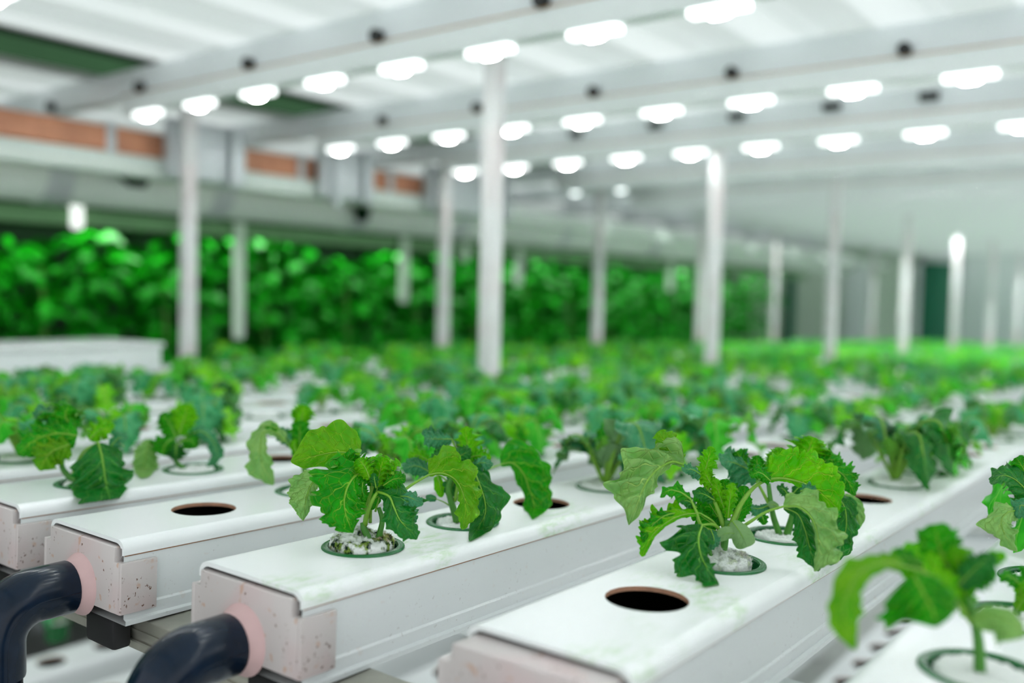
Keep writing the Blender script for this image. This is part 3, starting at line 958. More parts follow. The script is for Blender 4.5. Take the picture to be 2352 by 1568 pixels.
def sponge_geo(r=0.0195, top=0.004, rough=0.0012, n=28, seed=1, sx=1.0, sy=1.0, hump=0.0, rings=8, fuzz=0):
    rg = random.Random(seed)
    ph = [rg.random()*6.28 for _ in range(12)]
    prof = [(0.86, -0.030), (0.99, -0.016), (1.02, top-0.0045), (1.00, top-0.002), (0.955, top-0.0005)]
    prof += [(0.90-0.87*k/rings, top) for k in range(rings+1)]
    v = []
    for k, (s, z) in enumerate(prof):
        for j in range(n):
            t = 2*math.pi*j/n
            w = 1+0.05*math.sin(3*t+ph[0])+0.04*math.sin(5*t+ph[1])
            q = r*s*w
            x_, y_ = q*math.cos(t)*sx, q*math.sin(t)*sy
            zz = z
            if k > 1:
                zz += rough*(math.sin(420*x_+ph[2])*math.sin(390*y_+ph[3])+0.7*math.sin(900*x_+ph[4]+700*y_)+0.5*math.sin(1300*y_-800*x_+ph[5])+rg.uniform(-0.15, 0.15))
                zz += hump*(1-s)*(0.8+0.6*math.sin(t+ph[6]))
            v.append((x_+rg.uniform(-1, 1)*rough*0.3, y_+rg.uniform(-1, 1)*rough*0.3, zz))
    f = [(i*n+j, i*n+(j+1) % n, (i+1)*n+(j+1) % n, (i+1)*n+j) for i in range(len(prof)-1) for j in range(n)]
    f.append(tuple(range((len(prof)-1)*n, len(prof)*n)))
    m0 = len(v)
    for _ in range(fuzz):                 # loose white fibres
        i = rg.randrange(2*n, m0)
        p = np.array(v[i])
        d_ = np.array([rg.gauss(0, 1), rg.gauss(0, 1), abs(rg.gauss(0.4, 0.8))])
        d_ += np.array([p[0], p[1], 0])/r*0.9
        d_ /= np.linalg.norm(d_)
        L = rg.uniform(0.0006, 0.0020)
        s_ = np.cross(d_, [rg.gauss(0, 1), rg.gauss(0, 1), rg.gauss(0, 1)]); s_ *= 0.00011/(np.linalg.norm(s_)+1e-9)
        b0 = len(v)
        v += [tuple(p-s_), tuple(p+s_), tuple(p+d_*L)]
        f.append((b0, b0+1, b0+2))
    return v, f
v, f = sponge_geo()
o = mesh_obj('sponge', v, f, 'sponge'); SPONGE = o.data; bpy.data.objects.remove(o)

def net_cup(loc, label, group='green net cups in the channel lids', parts=True):
    if parts:
        c = empty('net_cup', loc)
        link('rim', CUPRIM, c); link('basket', CUPBASK, c)
    else:
        c = link('net_cup', CUPFAR, None, loc)
    return tag(c, label, 'net cup', group)

# ---- generic kale plants
def gen_leaves(seed, size=1.0, nt=26, nv=6):
    rg = random.Random(seed)
    out = []
    k = rg.randint(6, 8)
    a0 = rg.random()*6.28
    for i in range(k):
        a = a0+i*2.4+rg.uniform(-0.35, 0.35)
        h = rg.uniform(0.75, 1.2)*size
        s = rg.uniform(0.8, 1.15)*size
        drop = rg.uniform(0.25, 1.0)
        o = np.array([math.cos(a), math.sin(a), 0]); z = np.array([0, 0, 1.0])
        sd = np.array([-math.sin(a), math.cos(a), 0])
        tw = rg.uniform(-0.012, 0.012)
        pet = [z*0.002, o*0.008*s+z*0.018*h, o*0.015*s+z*0.032*h]
        rib = [pet[-1], o*0.024*s+z*0.047*h+sd*tw*0.3, o*0.038*s+z*(0.053*h-0.006*drop)+sd*tw*0.7, o*0.050*s+z*(0.044*h-0.022*drop)+sd*tw, o*0.056*s+z*max(0.004, 0.034*h-0.036*drop)+sd*tw*1.2]
        P = catmull(rib, nt)
        T = np.gradient(P, axis=0); T /= np.linalg.norm(T, axis=1)[:, None]
        nn = np.cross(T, sd+z*rg.uniform(-0.3, 0.3))
        w = rg.uniform(0.020, 0.028)*s
        prof = [0.35, 0.95, 1.0, 0.8, 0.1]
        V, F, UV, PP, _ = blade(rib, [w*q*rg.uniform(0.85, 1.15) for q in prof], [w*q*rg.uniform(0.85, 1.15) for q in prof], nn,
                                tl=rg.uniform(-0.6, 0.15), tr=rg.uniform(-0.6, 0.15), ruf=rg.uniform(0.18, 0.32), lobe=0.30, teeth=0.15, frill=0.12, nt=nt, nv=nv, seed=seed*31+i, bulge=0.05, nl=rg.uniform(3, 5))
        out.append((V, F, UV, rg.choice(['dark', 'mid', 'mid', 'blue', 'mid', 'light', 'mid', 'light', 'blue']), np.vstack([catmull(pet, 6), PP[1:int(nt*0.7)]])))
    for i in range(3):
        a = rg.random()*6.28
        o = np.array([math.cos(a), math.sin(a), 0]); z = np.array([0, 0, 1.0]); sd = np.array([-math.sin(a), math.cos(a), 0])
        h = rg.uniform(0.7, 1.0)*size
        rib = [z*0.018+o*0.003, z*0.038*h+o*0.010, z*0.056*h+o*0.020]
        P = catmull(rib, nt); T = np.gradient(P, axis=0); T /= np.linalg.norm(T, axis=1)[:, None]
        w = 0.013*size
        V, F, UV, PP, _ = blade(rib, [w*.4, w, w*.3], [w*.4, w, w*.3], np.cross(T, sd), tl=0.5, tr=0.5, ruf=0.35, lobe=0.35, teeth=0.15, nt=max(8, nt-6), nv=max(2, nv-1), seed=seed*77+i, nl=5)
        out.append((V, F, UV, 'light' if i else 'mid', np.vstack([[z*0.001], rib[:2]])))
    return out

def joined(seed, size, nt, nv, sponge=True, stalkn=5):
    mats = ['dark_far', 'mid_far', 'light_far', 'blue_far', 'stalk', 'sponge']
    V, F, UV, MI = [], [], [], []
    def add(v, f, uv, mi):
        b = len(V)
        V.extend([tuple(p) for p in v]); F.extend([tuple(b+k for k in q) for q in f]); UV.extend(uv); MI.extend([mi]*len(f))
    for v, f, uv, mk, st in gen_leaves(seed, size, nt, nv):
        add(v, f, uv, mats.index(mk+'_far'))
        b = MB(); b.tube(st[:: max(1, len(st)//6)], np.linspace(0.0017, 0.0006, len(st[:: max(1, len(st)//6)])), stalkn)
        add(b.v, b.f, [(0.5, 0.5)]*len(b.v), 4)
    if sponge:
        v, f = sponge_geo(n=14, seed=seed, rings=2)
        add(v, f, [(0.5, 0.5)]*len(v), 5)
    return V, F, UV, MI, mats

# variants built once, copied many times
NEARV = []
for s in range(9):
    parts = []
    for v, f, uv, mk, st in gen_leaves(100+s, 1.0, 28, 6):
        if s > 6:
            mk = {7: {'mid': 'blue', 'dark': 'dark', 'blue': 'blue'}, 8: {'mid': 'dark', 'dark': 'dark', 'blue': 'blue'}}[s].get(mk, 'mid')
        o = mesh_obj('leaf', v, f, mk+('_far' if mk != 'dark' and s < 7 else ''), uvs=uv); lm = o.data; bpy.data.objects.remove(o)
        b = MB(); b.tube(st, np.linspace(0.0019, 0.0006, len(st)), 7); o = b.build('stalk', 'stalk', smooth=True); sm = o.data; bpy.data.objects.remove(o)
        parts.append((lm, sm))
    NEARV.append(parts)
FARV = []
for s in range(8):
    V, F, UV, MI, mats = joined(300+s, 1.0, 16, 4)
    o = mesh_obj('kale_plant', V, F, mats, uvs=UV, mi=MI); FARV.append(o.data); bpy.data.objects.remove(o)

def near_plant(loc, rot, sc, var, label, group):
    p = empty('kale_plant', loc)
    p.rotation_euler = (0, 0, rot)
    p.scale = (sc, sc, sc)
    for lm, sm in NEARV[var]:
        l = link('leaf', lm, p)
        link('stalk', sm, l)
    link('sponge', SPONGE, p)
    return tag(p, label, 'plant', group)

# ---- hero plants, leaf by leaf
def hero(hole, label, sponge='sponge', smat_seed=1, **sk):
    p = empty('kale_plant', hole)
    v, f = sponge_geo(n=72, seed=smat_seed, rings=16, fuzz=6000 if sponge != 'sponge' else 1500, **sk)
    mesh_obj('sponge', v, f, sponge, p)
    tag(p, label, 'plant', 'kale plants in the front channels')
    return p

def drape(W):
    """leaf points that would sink into a lid lie on it instead"""
    W = W.copy()
    v = W-CAM
    den = v[:, 2]-SLOPE*v[:, 0]
    t = np.where(np.abs(den) > 1e-9, (SLOPE*CAM[0]+0.0012-CAM[2])/np.where(np.abs(den) > 1e-9, den, 1), 1)
    low = W[:, 2] < SLOPE*W[:, 0]+0.0012
    hit = CAM+t[:, None]*v
    on = np.zeros(len(W), bool)
    for key_, yf_, xe_, fh_, nh_ in CHN:
        on |= (hit[:, 1] > yf_-0.03) & (hit[:, 1] < yf_+0.103)
    k = low & on & (t > 0.7) & (t < 1)
    W[k] = hit[k]
    return W

def hleaf(p, d0, mat, rib, wl, wr, pet=None, r=4.0, up=0.25, tl=-0.25, tr=-0.25, nt=84, nv=12, ribtube=0.75, grow=1.2, **kw):
    base = np.array(p.location)
    P = [at(x, y, d0+dz)-base for x, y, dz in rib]
    k = d0/FPX
    mid = np.mean(P, axis=0)+base
    nn = CAM-mid
    nn = nn/np.linalg.norm(nn)+np.array([0, 0, up])
    seed = int(sum(q[0]*3+q[1] for q in rib)) % 99991
    V, F, UV, PP, NNv = blade(P, [w*k*grow for w in wl], [w*k*grow for w in wr], nn, tl=tl, tr=tr, nt=nt, nv=nv, seed=seed, **kw)
    V = drape(np.asarray(V)+base)-base
    lf = mesh_obj('leaf', V, F, mat, p, uvs=UV)
    st = PP[:int(nt*ribtube):5]
    nr = len(st)
    rad = list(np.linspace(r*0.46, r*0.12, nr))
    if pet:
        pp = catmull([at(x, y, d0+dz)-base for x, y, dz in pet]+[PP[0]], 14)
        st = np.vstack([pp[:-1], st])
        rad = list(np.linspace(r*0.92, r*0.5, 13))+rad
    b = MB(); b.tube(st, np.array(rad)*k, 9)
    b.v = [tuple(q) for q in drape(np.asarray(b.v)+base)-base]
    b.build('stalk', 'stalk', lf, smooth=True)
    return lf

def stem(p, d0, pts, r0, r1, mat='stem'):
    base = np.array(p.location)
    P = catmull([at(x, y, d0+dz)-base for x, y, dz in pts], 14)
    b = MB(); b.tube(P, np.linspace(r0, r1, 14)*d0/FPX, 10)
    return b.build('stem', mat, p, smooth=True)

SM = dict(lobe=0.0, teeth=0.0, ruf=0.03, bulge=0.0, frill=0.0)          # smooth seed leaves
FR = dict(lobe=0.26, teeth=0.18, ruf=0.40, nl=6.0, frill=0.14, grow=1.4)             # frilly young leaves

def hb(key, i):
    return HOLES[key][i]
# --- P1: middle channel, first cup
d = 0.630
p = hero(hb('B', 0), 'kale plant in the mossy sponge nearest the end of the middle channel', 'sponge_moss', 3, top=0.0058, rough=0.0009, r=0.0212, hump=0.0070)
stem(p, d, [(852, 1262, 0), (846, 1236, 0), (836, 1214, 0), (834, 1200, 0)], 9, 7)
stem(p, d+0.004, [(866, 1258, 0), (872, 1225, 0), (878, 1195, 0), (870, 1165, 0)], 8, 5)
hleaf(p, d, 'mid', [(848, 1076, .004), (815, 1094, -.006), (796, 1126, -.014), (791, 1160, -.020), (799, 1195, -.024), (811, 1224, -.022)],
      [20, 18, 33, 44, 32, 6], [30, 78, 76, 54, 38, 6], pet=[(838, 1195, 0), (846, 1150, .004), (858, 1110, .008)], r=5, up=0.45, tl=-0.3, tr=-0.15, ruf=0.13, lobe=0.20, teeth=0.17, nl=5)
hleaf(p, d, 'mid', [(818, 1090, .006), (800, 1070, .008), (790, 1042, .004)], [26, 38, 30], [38, 42, 26], up=1.0, ruf=0.3, lobe=0.3, teeth=0.15, nl=4, tl=0.0, tr=0.1)
hleaf(p, d, 'dark', [(868, 1129, 0), (894, 1140, -.008), (905, 1165, -.014), (920, 1196, -.018), (948, 1224, -.020), (957, 1239, -.020)],
      [28, 52, 74, 40, 24, 6], [10, 18, 28, 30, 22, 6], pet=[(838, 1205, 0), (846, 1170, -.004), (860, 1140, -.004)], r=7, up=0.6, tl=-0.1, tr=-0.5, ruf=0.16, lobe=0.26, teeth=0.13, nl=3.5)
hleaf(p, d, 'light', [(866, 1118, .002), (872, 1085, .004), (882, 1050, .000)], [8, 30, 12], [8, 24, 14], up=0.6, **FR)
hleaf(p, d, 'light', [(868, 1112, .006), (890, 1080, .006), (910, 1072, .000)], [8, 24, 10], [10, 22, 10], up=0.6, **FR)
hleaf(p, d, 'mid', [(855, 1115, .008), (845, 1080, .010), (850, 1058, .004)], [8, 20, 10], [8, 18, 10], up=0.6, **FR)
hleaf(p, d, 'dark', [(864, 1120, -.004), (860, 1100, -.006), (858, 1085, -.004)], [4, 11, 4], [5, 10, 4], up=0.4)
hleaf(p, d, 'olive', [(826, 1050, .030), (790, 1038, .034), (757, 1040, .036), (712, 1050, .034), (668, 1060, .030)],
      [12, 22, 32, 27, 8], [42, 64, 66, 46, 8], pet=[(850, 1200, .006), (852, 1130, .018), (845, 1070, .026)], r=4.5, up=-0.15, tl=-0.1, tr=0.15, ruf=0.10, lobe=0.16, teeth=0.0, nl=2.6, bulge=0.05)
hleaf(p, d, 'pale', [(738, 1092, .022), (716, 1112, .020), (704, 1145, .016), (696, 1196, .014)], [10, 16, 16, 3], [16, 44, 36, 4],
      pet=[(845, 1190, .006), (810, 1110, .018), (770, 1085, .024)], r=3.5, up=0.0, ruf=0.10, lobe=0.10, teeth=0.09, nl=5)
hleaf(p, d, 'mid', [(872, 1138, .010), (850, 1150, .010), (827, 1160, .008)], [10, 18, 8], [10, 22, 9], pet=[(862, 1175, .006)], r=3, **SM)
hleaf(p, d, 'blue', [(930, 1150, .010), (945, 1175, .010), (955, 1200, .008)], [10, 16, 4], [8, 12, 4], up=0.4)
hleaf(p, d, 'light', [(905, 1150, -.002), (893, 1168, -.006), (888, 1185, -.006)], [6, 10, 4], [6, 8, 4], up=0.2)
# arching leaf that reaches right over the second cup
hleaf(p, d, 'olive', [(985, 1090, .030), (1012, 1086, .034), (1042, 1098, .036), (1061, 1126, .034), (1069, 1165, .030), (1062, 1216, .026)],
      [32, 62, 54, 40, 32, 12], [5, 4, 5, 10, 22, 8], pet=[(880, 1195, .006), (902, 1150, .014), (940, 1117, .022)], r=5.5, up=-0.1, tl=-0.15, tr=0.3, ruf=0.2, lobe=0.24, teeth=0.10, nl=5, bulge=0.12)
hleaf(p, d, 'light', [(850, 1100, -.004), (838, 1072, -.006), (822, 1052, -.004)], [8, 22, 10], [8, 20, 10], up=0.7, **FR)
hleaf(p, d, 'mid', [(880, 1115, 0), (905, 1100, -.004), (932, 1098, -.006)], [10, 26, 10], [8, 20, 8], up=0.6, ruf=0.3, teeth=0.18)
hleaf(p, d, 'mid', [(835, 1100, -.002), (832, 1122, -.006), (838, 1150, -.008)], [6, 12, 5], [6, 12, 5], up=0.3, ruf=0.3)
hleaf(p, d, 'dark', [(862, 1135, .006), (872, 1112, .008), (898, 1105, .006)], [8, 16, 6], [8, 16, 6], up=0.4)
hleaf(p, d, 'blue', [(905, 1142, -.002), (935, 1140, -.008), (972, 1158, -.012)], [12, 24, 8], [10, 20, 8], up=0.8)
net_cup(hb('B', 0), 'green net cup with a mossy sponge near the end of the middle channel')
# --- P2: middle channel, second cup
d = 0.712
p = hero(hb('B', 1), 'kale plant in the second cup of the middle channel, behind an arching pale leaf', 'sponge', 5, top=0.001, rough=0.0007, r=0.021)
stem(p, d, [(1050, 1200, 0), (1046, 1183, 0), (1036, 1150, 0), (1030, 1120, 0), (1040, 1090, 0)], 9, 6)
hleaf(p, d, 'dark', [(1082, 1066, -.006), (1100, 1108, -.014), (1113, 1148, -.022), (1115, 1178, -.026), (1098, 1212, -.026), (1078, 1242, -.024)],
      [24, 36, 50, 38, 18, 7], [20, 32, 40, 32, 20, 8], pet=[(1045, 1150, 0), (1055, 1100, 0), (1068, 1075, -.002)], r=5, up=0.15, ruf=0.08, lobe=0.20, teeth=0.04, nl=2.6)
hleaf(p, d, 'blue', [(1075, 1078, .002), (1105, 1062, -.004), (1132, 1068, -.010)], [12, 20, 6], [12, 22, 8], up=0.6)
hleaf(p, d, 'light', [(1088, 1066, .012), (1074, 1025, .016), (1069, 978, .014)], [10, 32, 8], [28, 40, 10], pet=[(1045, 1130, .004), (1070, 1090, .010)], r=3, up=-0.1, lobe=0.45, teeth=0.18, ruf=0.16, nl=4.5)
hleaf(p, d, 'light', [(1078, 1050, .008), (1100, 1046, .006), (1128, 1054, .002)], [8, 16, 6], [10, 16, 6], up=0.2, **FR)
hleaf(p, d, 'blue', [(1038, 1008, .016), (1006, 1008, .014), (975, 1006, .008)], [12, 26, 18], [6, 34, 22], pet=[(1040, 1100, .008), (1050, 1050, .014)], r=3, up=0.4, lobe=0.3, teeth=0.14, ruf=0.22, nl=4)
hleaf(p, d, 'dark', [(1040, 1070, .004), (1060, 1045, .002), (1082, 1036, -.002)], [14, 24, 8], [14, 26, 8], up=0.4)
hleaf(p, d, 'dark', [(1030, 1030, .010), (1012, 1042, .006), (990, 1052, .002)], [10, 16, 5], [10, 16, 5], up=0.4)
hleaf(p, d, 'blue', [(990, 1085, .014), (958, 1070, .010), (925, 1075, .004)], [14, 26, 10], [14, 28, 12], pet=[(1040, 1120, .008), (1015, 1095, .012)], r=3, up=0.5)
hleaf(p, d, 'light', [(985, 1058, .022), (960, 1046, .020), (938, 1050, .016)], [10, 18, 6], [12, 20, 8], up=0.2)
hleaf(p, d, 'dark', [(1052, 1088, .006), (1040, 1112, .002), (1032, 1142, -.002)], [14, 24, 8], [12, 22, 8], up=0.1)
hleaf(p, d, 'light', [(1004, 1092, .010), (1012, 1118, .008), (1014, 1142, .006)], [6, 9, 4], [8, 14, 5], up=0.0, **SM)
hleaf(p, d, 'blue', [(1003, 1146, .004), (992, 1143, .002), (978, 1142, 0)], [5, 8, 5], [5, 8, 5], pet=[(1040, 1166, 0), (1020, 1153, .002)], r=2.2, **SM)
hleaf(p, d, 'mid', [(1150, 1066, .06), (1176, 1063, .066), (1200, 1085, .068), (1214, 1120, .066), (1226, 1160, .060), (1223, 1192, .056)],
      [20, 56, 62, 56, 38, 5], [8, 9, 26, 16, 26, 4], pet=[(1045, 1150, .004), (1085, 1098, .030), (1120, 1078, .05)], r=4, up=0.0, tl=-0.1, ruf=0.10, lobe=0.16, teeth=0.05, nl=3.4)
net_cup(hb('B', 1), 'green net cup with a flat white sponge, second cup of the middle channel')
# --- P3: right foreground channel, first planted cup
d = 0.618
p = hero(hb('C', 1), 'spreading kale plant with a lumpy white sponge on the right foreground channel', 'sponge_spot', 9, top=0.0055, rough=0.0006, r=0.0185, hump=0.0085)
stem(p, d, [(1656, 1292, 0), (1660, 1275, 0), (1664, 1250, 0), (1668, 1215, 0), (1672, 1195, 0)], 9, 8)
stem(p, d-0.004, [(1648, 1282, 0), (1634, 1276, 0), (1631, 1258, 0), (1642, 1238, 0), (1652, 1228, 0)], 5, 3)
hleaf(p, d, 'pale', [(1570, 1066, .008), (1545, 1060, .006), (1522, 1070, .002), (1500, 1088, -.004), (1481, 1116, -.010), (1467, 1150, -.014), (1444, 1206, -.014)],
      [10, 10, 14, 26, 20, 18, 4], [36, 66, 76, 78, 82, 56, 4], pet=[(1664, 1215, 0), (1643, 1155, .004), (1615, 1105, .008)], r=6.5, up=0.1, tl=-0.2, tr=-0.1, ruf=0.12, lobe=0.32, teeth=0.06, nl=3.0, bulge=0.20)
hleaf(p, d, 'olive', [(1560, 1062, .010), (1535, 1030, .012), (1512, 990, .010)], [18, 34, 10], [22, 38, 16], up=0.1, lobe=0.3, teeth=0.08, ruf=0.12, nl=3)
hleaf(p, d, 'light', [(1608, 1178, -.006), (1568, 1182, -.012), (1532, 1199, -.018), (1502, 1225, -.022), (1484, 1256, -.024), (1474, 1278, -.024)],
      [7, 6, 6, 6, 6, 7], [16, 36, 44, 40, 22, 10], pet=[(1660, 1240, -.004), (1640, 1200, -.004)], r=4, up=0.5, ruf=0.24, lobe=0.12, teeth=0.09, nl=5, tr=-0.4, frill=0.16)
hleaf(p, d, 'mid', [(1560, 1176, -.008), (1525, 1185, -.014), (1496, 1210, -.018), (1478, 1246, -.022)], [8, 10, 10, 5], [12, 22, 24, 8], up=0.9, ruf=0.35, lobe=0.16, teeth=0.14, nl=5, frill=0.15)
hleaf(p, d, 'dark', [(1613, 1205, -.022), (1605, 1236, -.032), (1609, 1270, -.038), (1625, 1305, -.042), (1652, 1343, -.042)],
      [30, 32, 22, 20, 5], [46, 78, 66, 44, 6], pet=[(1662, 1225, -.004), (1640, 1205, -.012)], r=5, up=0.6, tl=-0.6, tr=-0.1, ruf=0.14, lobe=0.36, teeth=0.12, nl=3.2, bulge=0.12)
hleaf(p, d, 'mid', [(1586, 1146, -.004), (1562, 1130, -.008), (1535, 1126, -.012), (1516, 1142, -.014)], [20, 24, 16, 5], [16, 24, 14, 5],
      pet=[(1662, 1228, -.002), (1612, 1208, -.008), (1598, 1172, -.006)], r=6, up=0.4, lobe=0.45, teeth=0.10, ruf=0.15, nl=2.5)
hleaf(p, d, 'light', [(1612, 1100, .006), (1625, 1062, .006), (1634, 1025, .004)], [14, 24, 9], [16, 24, 9], up=0.0, lobe=0.35, ruf=0.2)
hleaf(p, d, 'blue', [(1610, 1090, .002), (1590, 1078, -.004), (1566, 1078, -.008)], [14, 18, 5], [14, 20, 6], up=0.6)
hleaf(p, d, 'mid', [(1660, 1205, .006), (1632, 1160, .010), (1602, 1120, .010)], [20, 36, 12], [20, 32, 10], up=0.3, ruf=0.12)
hleaf(p, d, 'dark', [(1600, 1165, -.002), (1580, 1150, -.006), (1560, 1150, -.008)], [10, 16, 5], [10, 14, 5], up=0.5)
hleaf(p, d, 'dark', [(1640, 1148, .002), (1618, 1135, .000), (1590, 1130, -.004)], [10, 18, 5], [10, 16, 5], up=0.5)
hleaf(p, d, 'light', [(1672, 1190, -.002), (1676, 1150, -.004), (1682, 1108, -.004)], [5, 13, 8], [5, 13, 8], up=0.2, **FR)
hleaf(p, d, 'light', [(1668, 1180, .002), (1652, 1135, .002), (1640, 1098, .002)], [5, 14, 10], [5, 12, 8], up=0.2, **FR)
hleaf(p, d, 'mid', [(1668, 1160, .008), (1665, 1130, .010), (1662, 1100, .008)], [8, 18, 8], [8, 18, 8], up=0.3, **FR)
hleaf(p, d, 'light', [(1766, 1100, .010), (1795, 1098, .010), (1828, 1104, .008), (1862, 1116, .004), (1895, 1140, -.002), (1928, 1172, -.006)],
      [44, 62, 68, 62, 46, 10], [8, 6, 10, 18, 22, 10], pet=[(1676, 1212, -.002), (1700, 1160, .002), (1735, 1116, .008)], r=7.5, up=0.05, tl=0.0, tr=-0.3, ruf=0.09, lobe=0.13, teeth=0.10, nl=5)
hleaf(p, d, 'mid', [(1900, 1145, .004), (1912, 1165, .002), (1905, 1195, 0)], [18, 24, 8], [14, 20, 8], up=0.2, ruf=0.14)
hleaf(p, d, 'dark', [(1800, 1166, -.008), (1832, 1180, -.012), (1850, 1220, -.016), (1862, 1265, -.018), (1880, 1312, -.018)], [16, 20, 22, 26, 10], [4, 16, 28, 26, 6], up=0.1, ruf=0.09, lobe=0.2)
hleaf(p, d, 'pale', [(1798, 1163, -.014), (1834, 1164, -.020), (1862, 1186, -.024), (1876, 1222, -.028), (1880, 1262, -.030), (1870, 1312, -.030)],
      [22, 46, 48, 54, 44, 10], [3, 3, 4, 6, 6, 4], pet=[(1682, 1222, -.002), (1715, 1203, -.006), (1760, 1175, -.010)], r=5, up=0.1, tl=-0.2, ruf=0.22, lobe=0.20, teeth=0.07, nl=5, bulge=0.10)
hleaf(p, d, 'blue', [(1838, 1128, -.004), (1855, 1122, -.006), (1880, 1132, -.008)], [10, 18, 6], [12, 20, 6], up=0.5)
hleaf(p, d, 'grey', [(1704, 1228, -.010), (1672, 1224, -.014), (1646, 1236, -.016)], [5, 10, 11, 8], [6, 14, 15, 9], r=2, **SM)
hleaf(p, d, 'grey', [(1682, 1196, -.008), (1700, 1222, -.014), (1716, 1256, -.018)], [10, 19, 22, 19], [9, 18, 21, 18], pet=[(1668, 1215, -.004)], r=3, **SM)
hleaf(p, d, 'mid', [(1650, 1210, .004), (1618, 1190, .006), (1590, 1168, .004)], [14, 26, 8], [14, 24, 8], up=0.3, ruf=0.2)
hleaf(p, d, 'mid', [(1690, 1200, .004), (1705, 1160, .006), (1712, 1115, .006)], [12, 24, 10], [12, 22, 10], up=0.2, ruf=0.2)
hleaf(p, d, 'light', [(1640, 1120, .004), (1625, 1098, .002), (1618, 1078, 0)], [8, 16, 8], [8, 16, 8], up=0.3, **FR)
hleaf(p, d, 'mid', [(1770, 1104, .004), (1745, 1085, .002), (1722, 1092, 0)], [10, 16, 6], [10, 18, 6], up=0.5, **FR)
hleaf(p, d, 'blue', [(1632, 1215, -.012), (1640, 1240, -.018), (1632, 1262, -.02)], [8, 14, 5], [8, 12, 5], up=0.4)
net_cup(hb('C', 1), 'green net cup under the spreading plant on the right foreground channel')
# --- P4: right foreground channel, second planted cup
d = 0.708
p = hero(hb('C', 2), 'bushy kale plant behind the spreading one on the right foreground channel', 'sponge', 12, top=0.0015, rough=0.0006, r=0.0185, sx=0.95)
stem(p, d, [(1792, 1232, 0), (1786, 1215, 0), (1776, 1185, 0), (1770, 1150, 0), (1765, 1110, .004)], 8, 5)
stem(p, d, [(1806, 1232, 0), (1812, 1212, 0), (1820, 1185, 0), (1826, 1150, 0), (1835, 1100, .004)], 9, 6)
stem(p, d, [(1770, 1165, 0), (1752, 1130, .002), (1738, 1105, .004)], 4, 3, 'stalk')
hleaf(p, d, 'blue', [(1748, 1092, .006), (1712, 1074, .006), (1678, 1060, .002), (1655, 1062, -.002)], [26, 40, 34, 8], [28, 42, 36, 8], up=0.5, ruf=0.12, lobe=0.2, teeth=0.1)
hleaf(p, d, 'mid', [(1720, 1070, .010), (1700, 1050, .010), (1692, 1035, .008)], [14, 24, 8], [16, 24, 8], up=0.3, ruf=0.2)
hleaf(p, d, 'light', [(1762, 1092, .004), (1785, 1058, .004), (1800, 1030, .002)], [14, 26, 10], [14, 26, 10], up=0.3, **FR)
hleaf(p, d, 'mid', [(1745, 1095, -.004), (1740, 1070, -.006), (1738, 1045, -.006)], [8, 18, 7], [8, 18, 7], up=0.4, **FR)
hleaf(p, d, 'light', [(1848, 1066, .008), (1858, 1032, .010), (1868, 1003, .008)], [24, 38, 10], [24, 38, 12], pet=[(1828, 1150, 0), (1838, 1100, .004)], r=4, up=0.2, **FR)
hleaf(p, d, 'mid', [(1880, 1070, .004), (1905, 1055, .002), (1935, 1062, -.004)], [16, 26, 10], [16, 24, 10], up=0.5, ruf=0.2, teeth=0.14)
hleaf(p, d, 'mid', [(1890, 1072, -.002), (1926, 1082, -.008), (1948, 1105, -.012), (1964, 1138, -.014)], [18, 34, 26, 6], [14, 26, 22, 6], up=0.4, ruf=0.22, lobe=0.25, teeth=0.16, nl=5)
hleaf(p, d, 'dark', [(1908, 1130, -.004), (1938, 1160, -.012), (1944, 1205, -.018), (1932, 1255, -.022), (1905, 1298, -.024)], [14, 26, 24, 20, 6], [14, 26, 26, 24, 8], up=0.1, ruf=0.12, lobe=0.22)
hleaf(p, d, 'pale', [(1932, 1142, .004), (1958, 1160, .000), (1970, 1188, -.004), (1964, 1220, -.006)], [14, 20, 14, 4], [14, 24, 22, 5], up=0.1, lobe=0.08, teeth=0.0, ruf=0.05)
hleaf(p, d, 'blue', [(1768, 1160, -.004), (1738, 1168, -.008), (1716, 1160, -.010)], [10, 18, 6], [8, 14, 5], up=0.6)
hleaf(p, d, 'mid', [(1740, 1172, -.006), (1752, 1188, -.010), (1756, 1205, -.012)], [8, 12, 5], [10, 14, 5], up=0.2)
hleaf(p, d, 'dark', [(1812, 1140, -.002), (1798, 1122, -.006), (1784, 1120, -.008)], [8, 14, 5], [8, 12, 5], up=0.5)
hleaf(p, d, 'dark', [(1820, 1135, -.002), (1838, 1118, -.006), (1858, 1122, -.008)], [10, 16, 5], [8, 14, 5], up=0.5)
hleaf(p, d, 'mid', [(1705, 1135, .010), (1690, 1120, .008), (1685, 1100, .006)], [12, 24, 10], [12, 20, 8], up=0.2)
hleaf(p, d, 'grey', [(1790, 1165, -.006), (1775, 1158, -.008), (1765, 1162, -.010)], [5, 8, 5], [5, 8, 5], **SM)
net_cup(hb('C', 2), 'green net cup half filled by a flat sponge under the bushy plant')
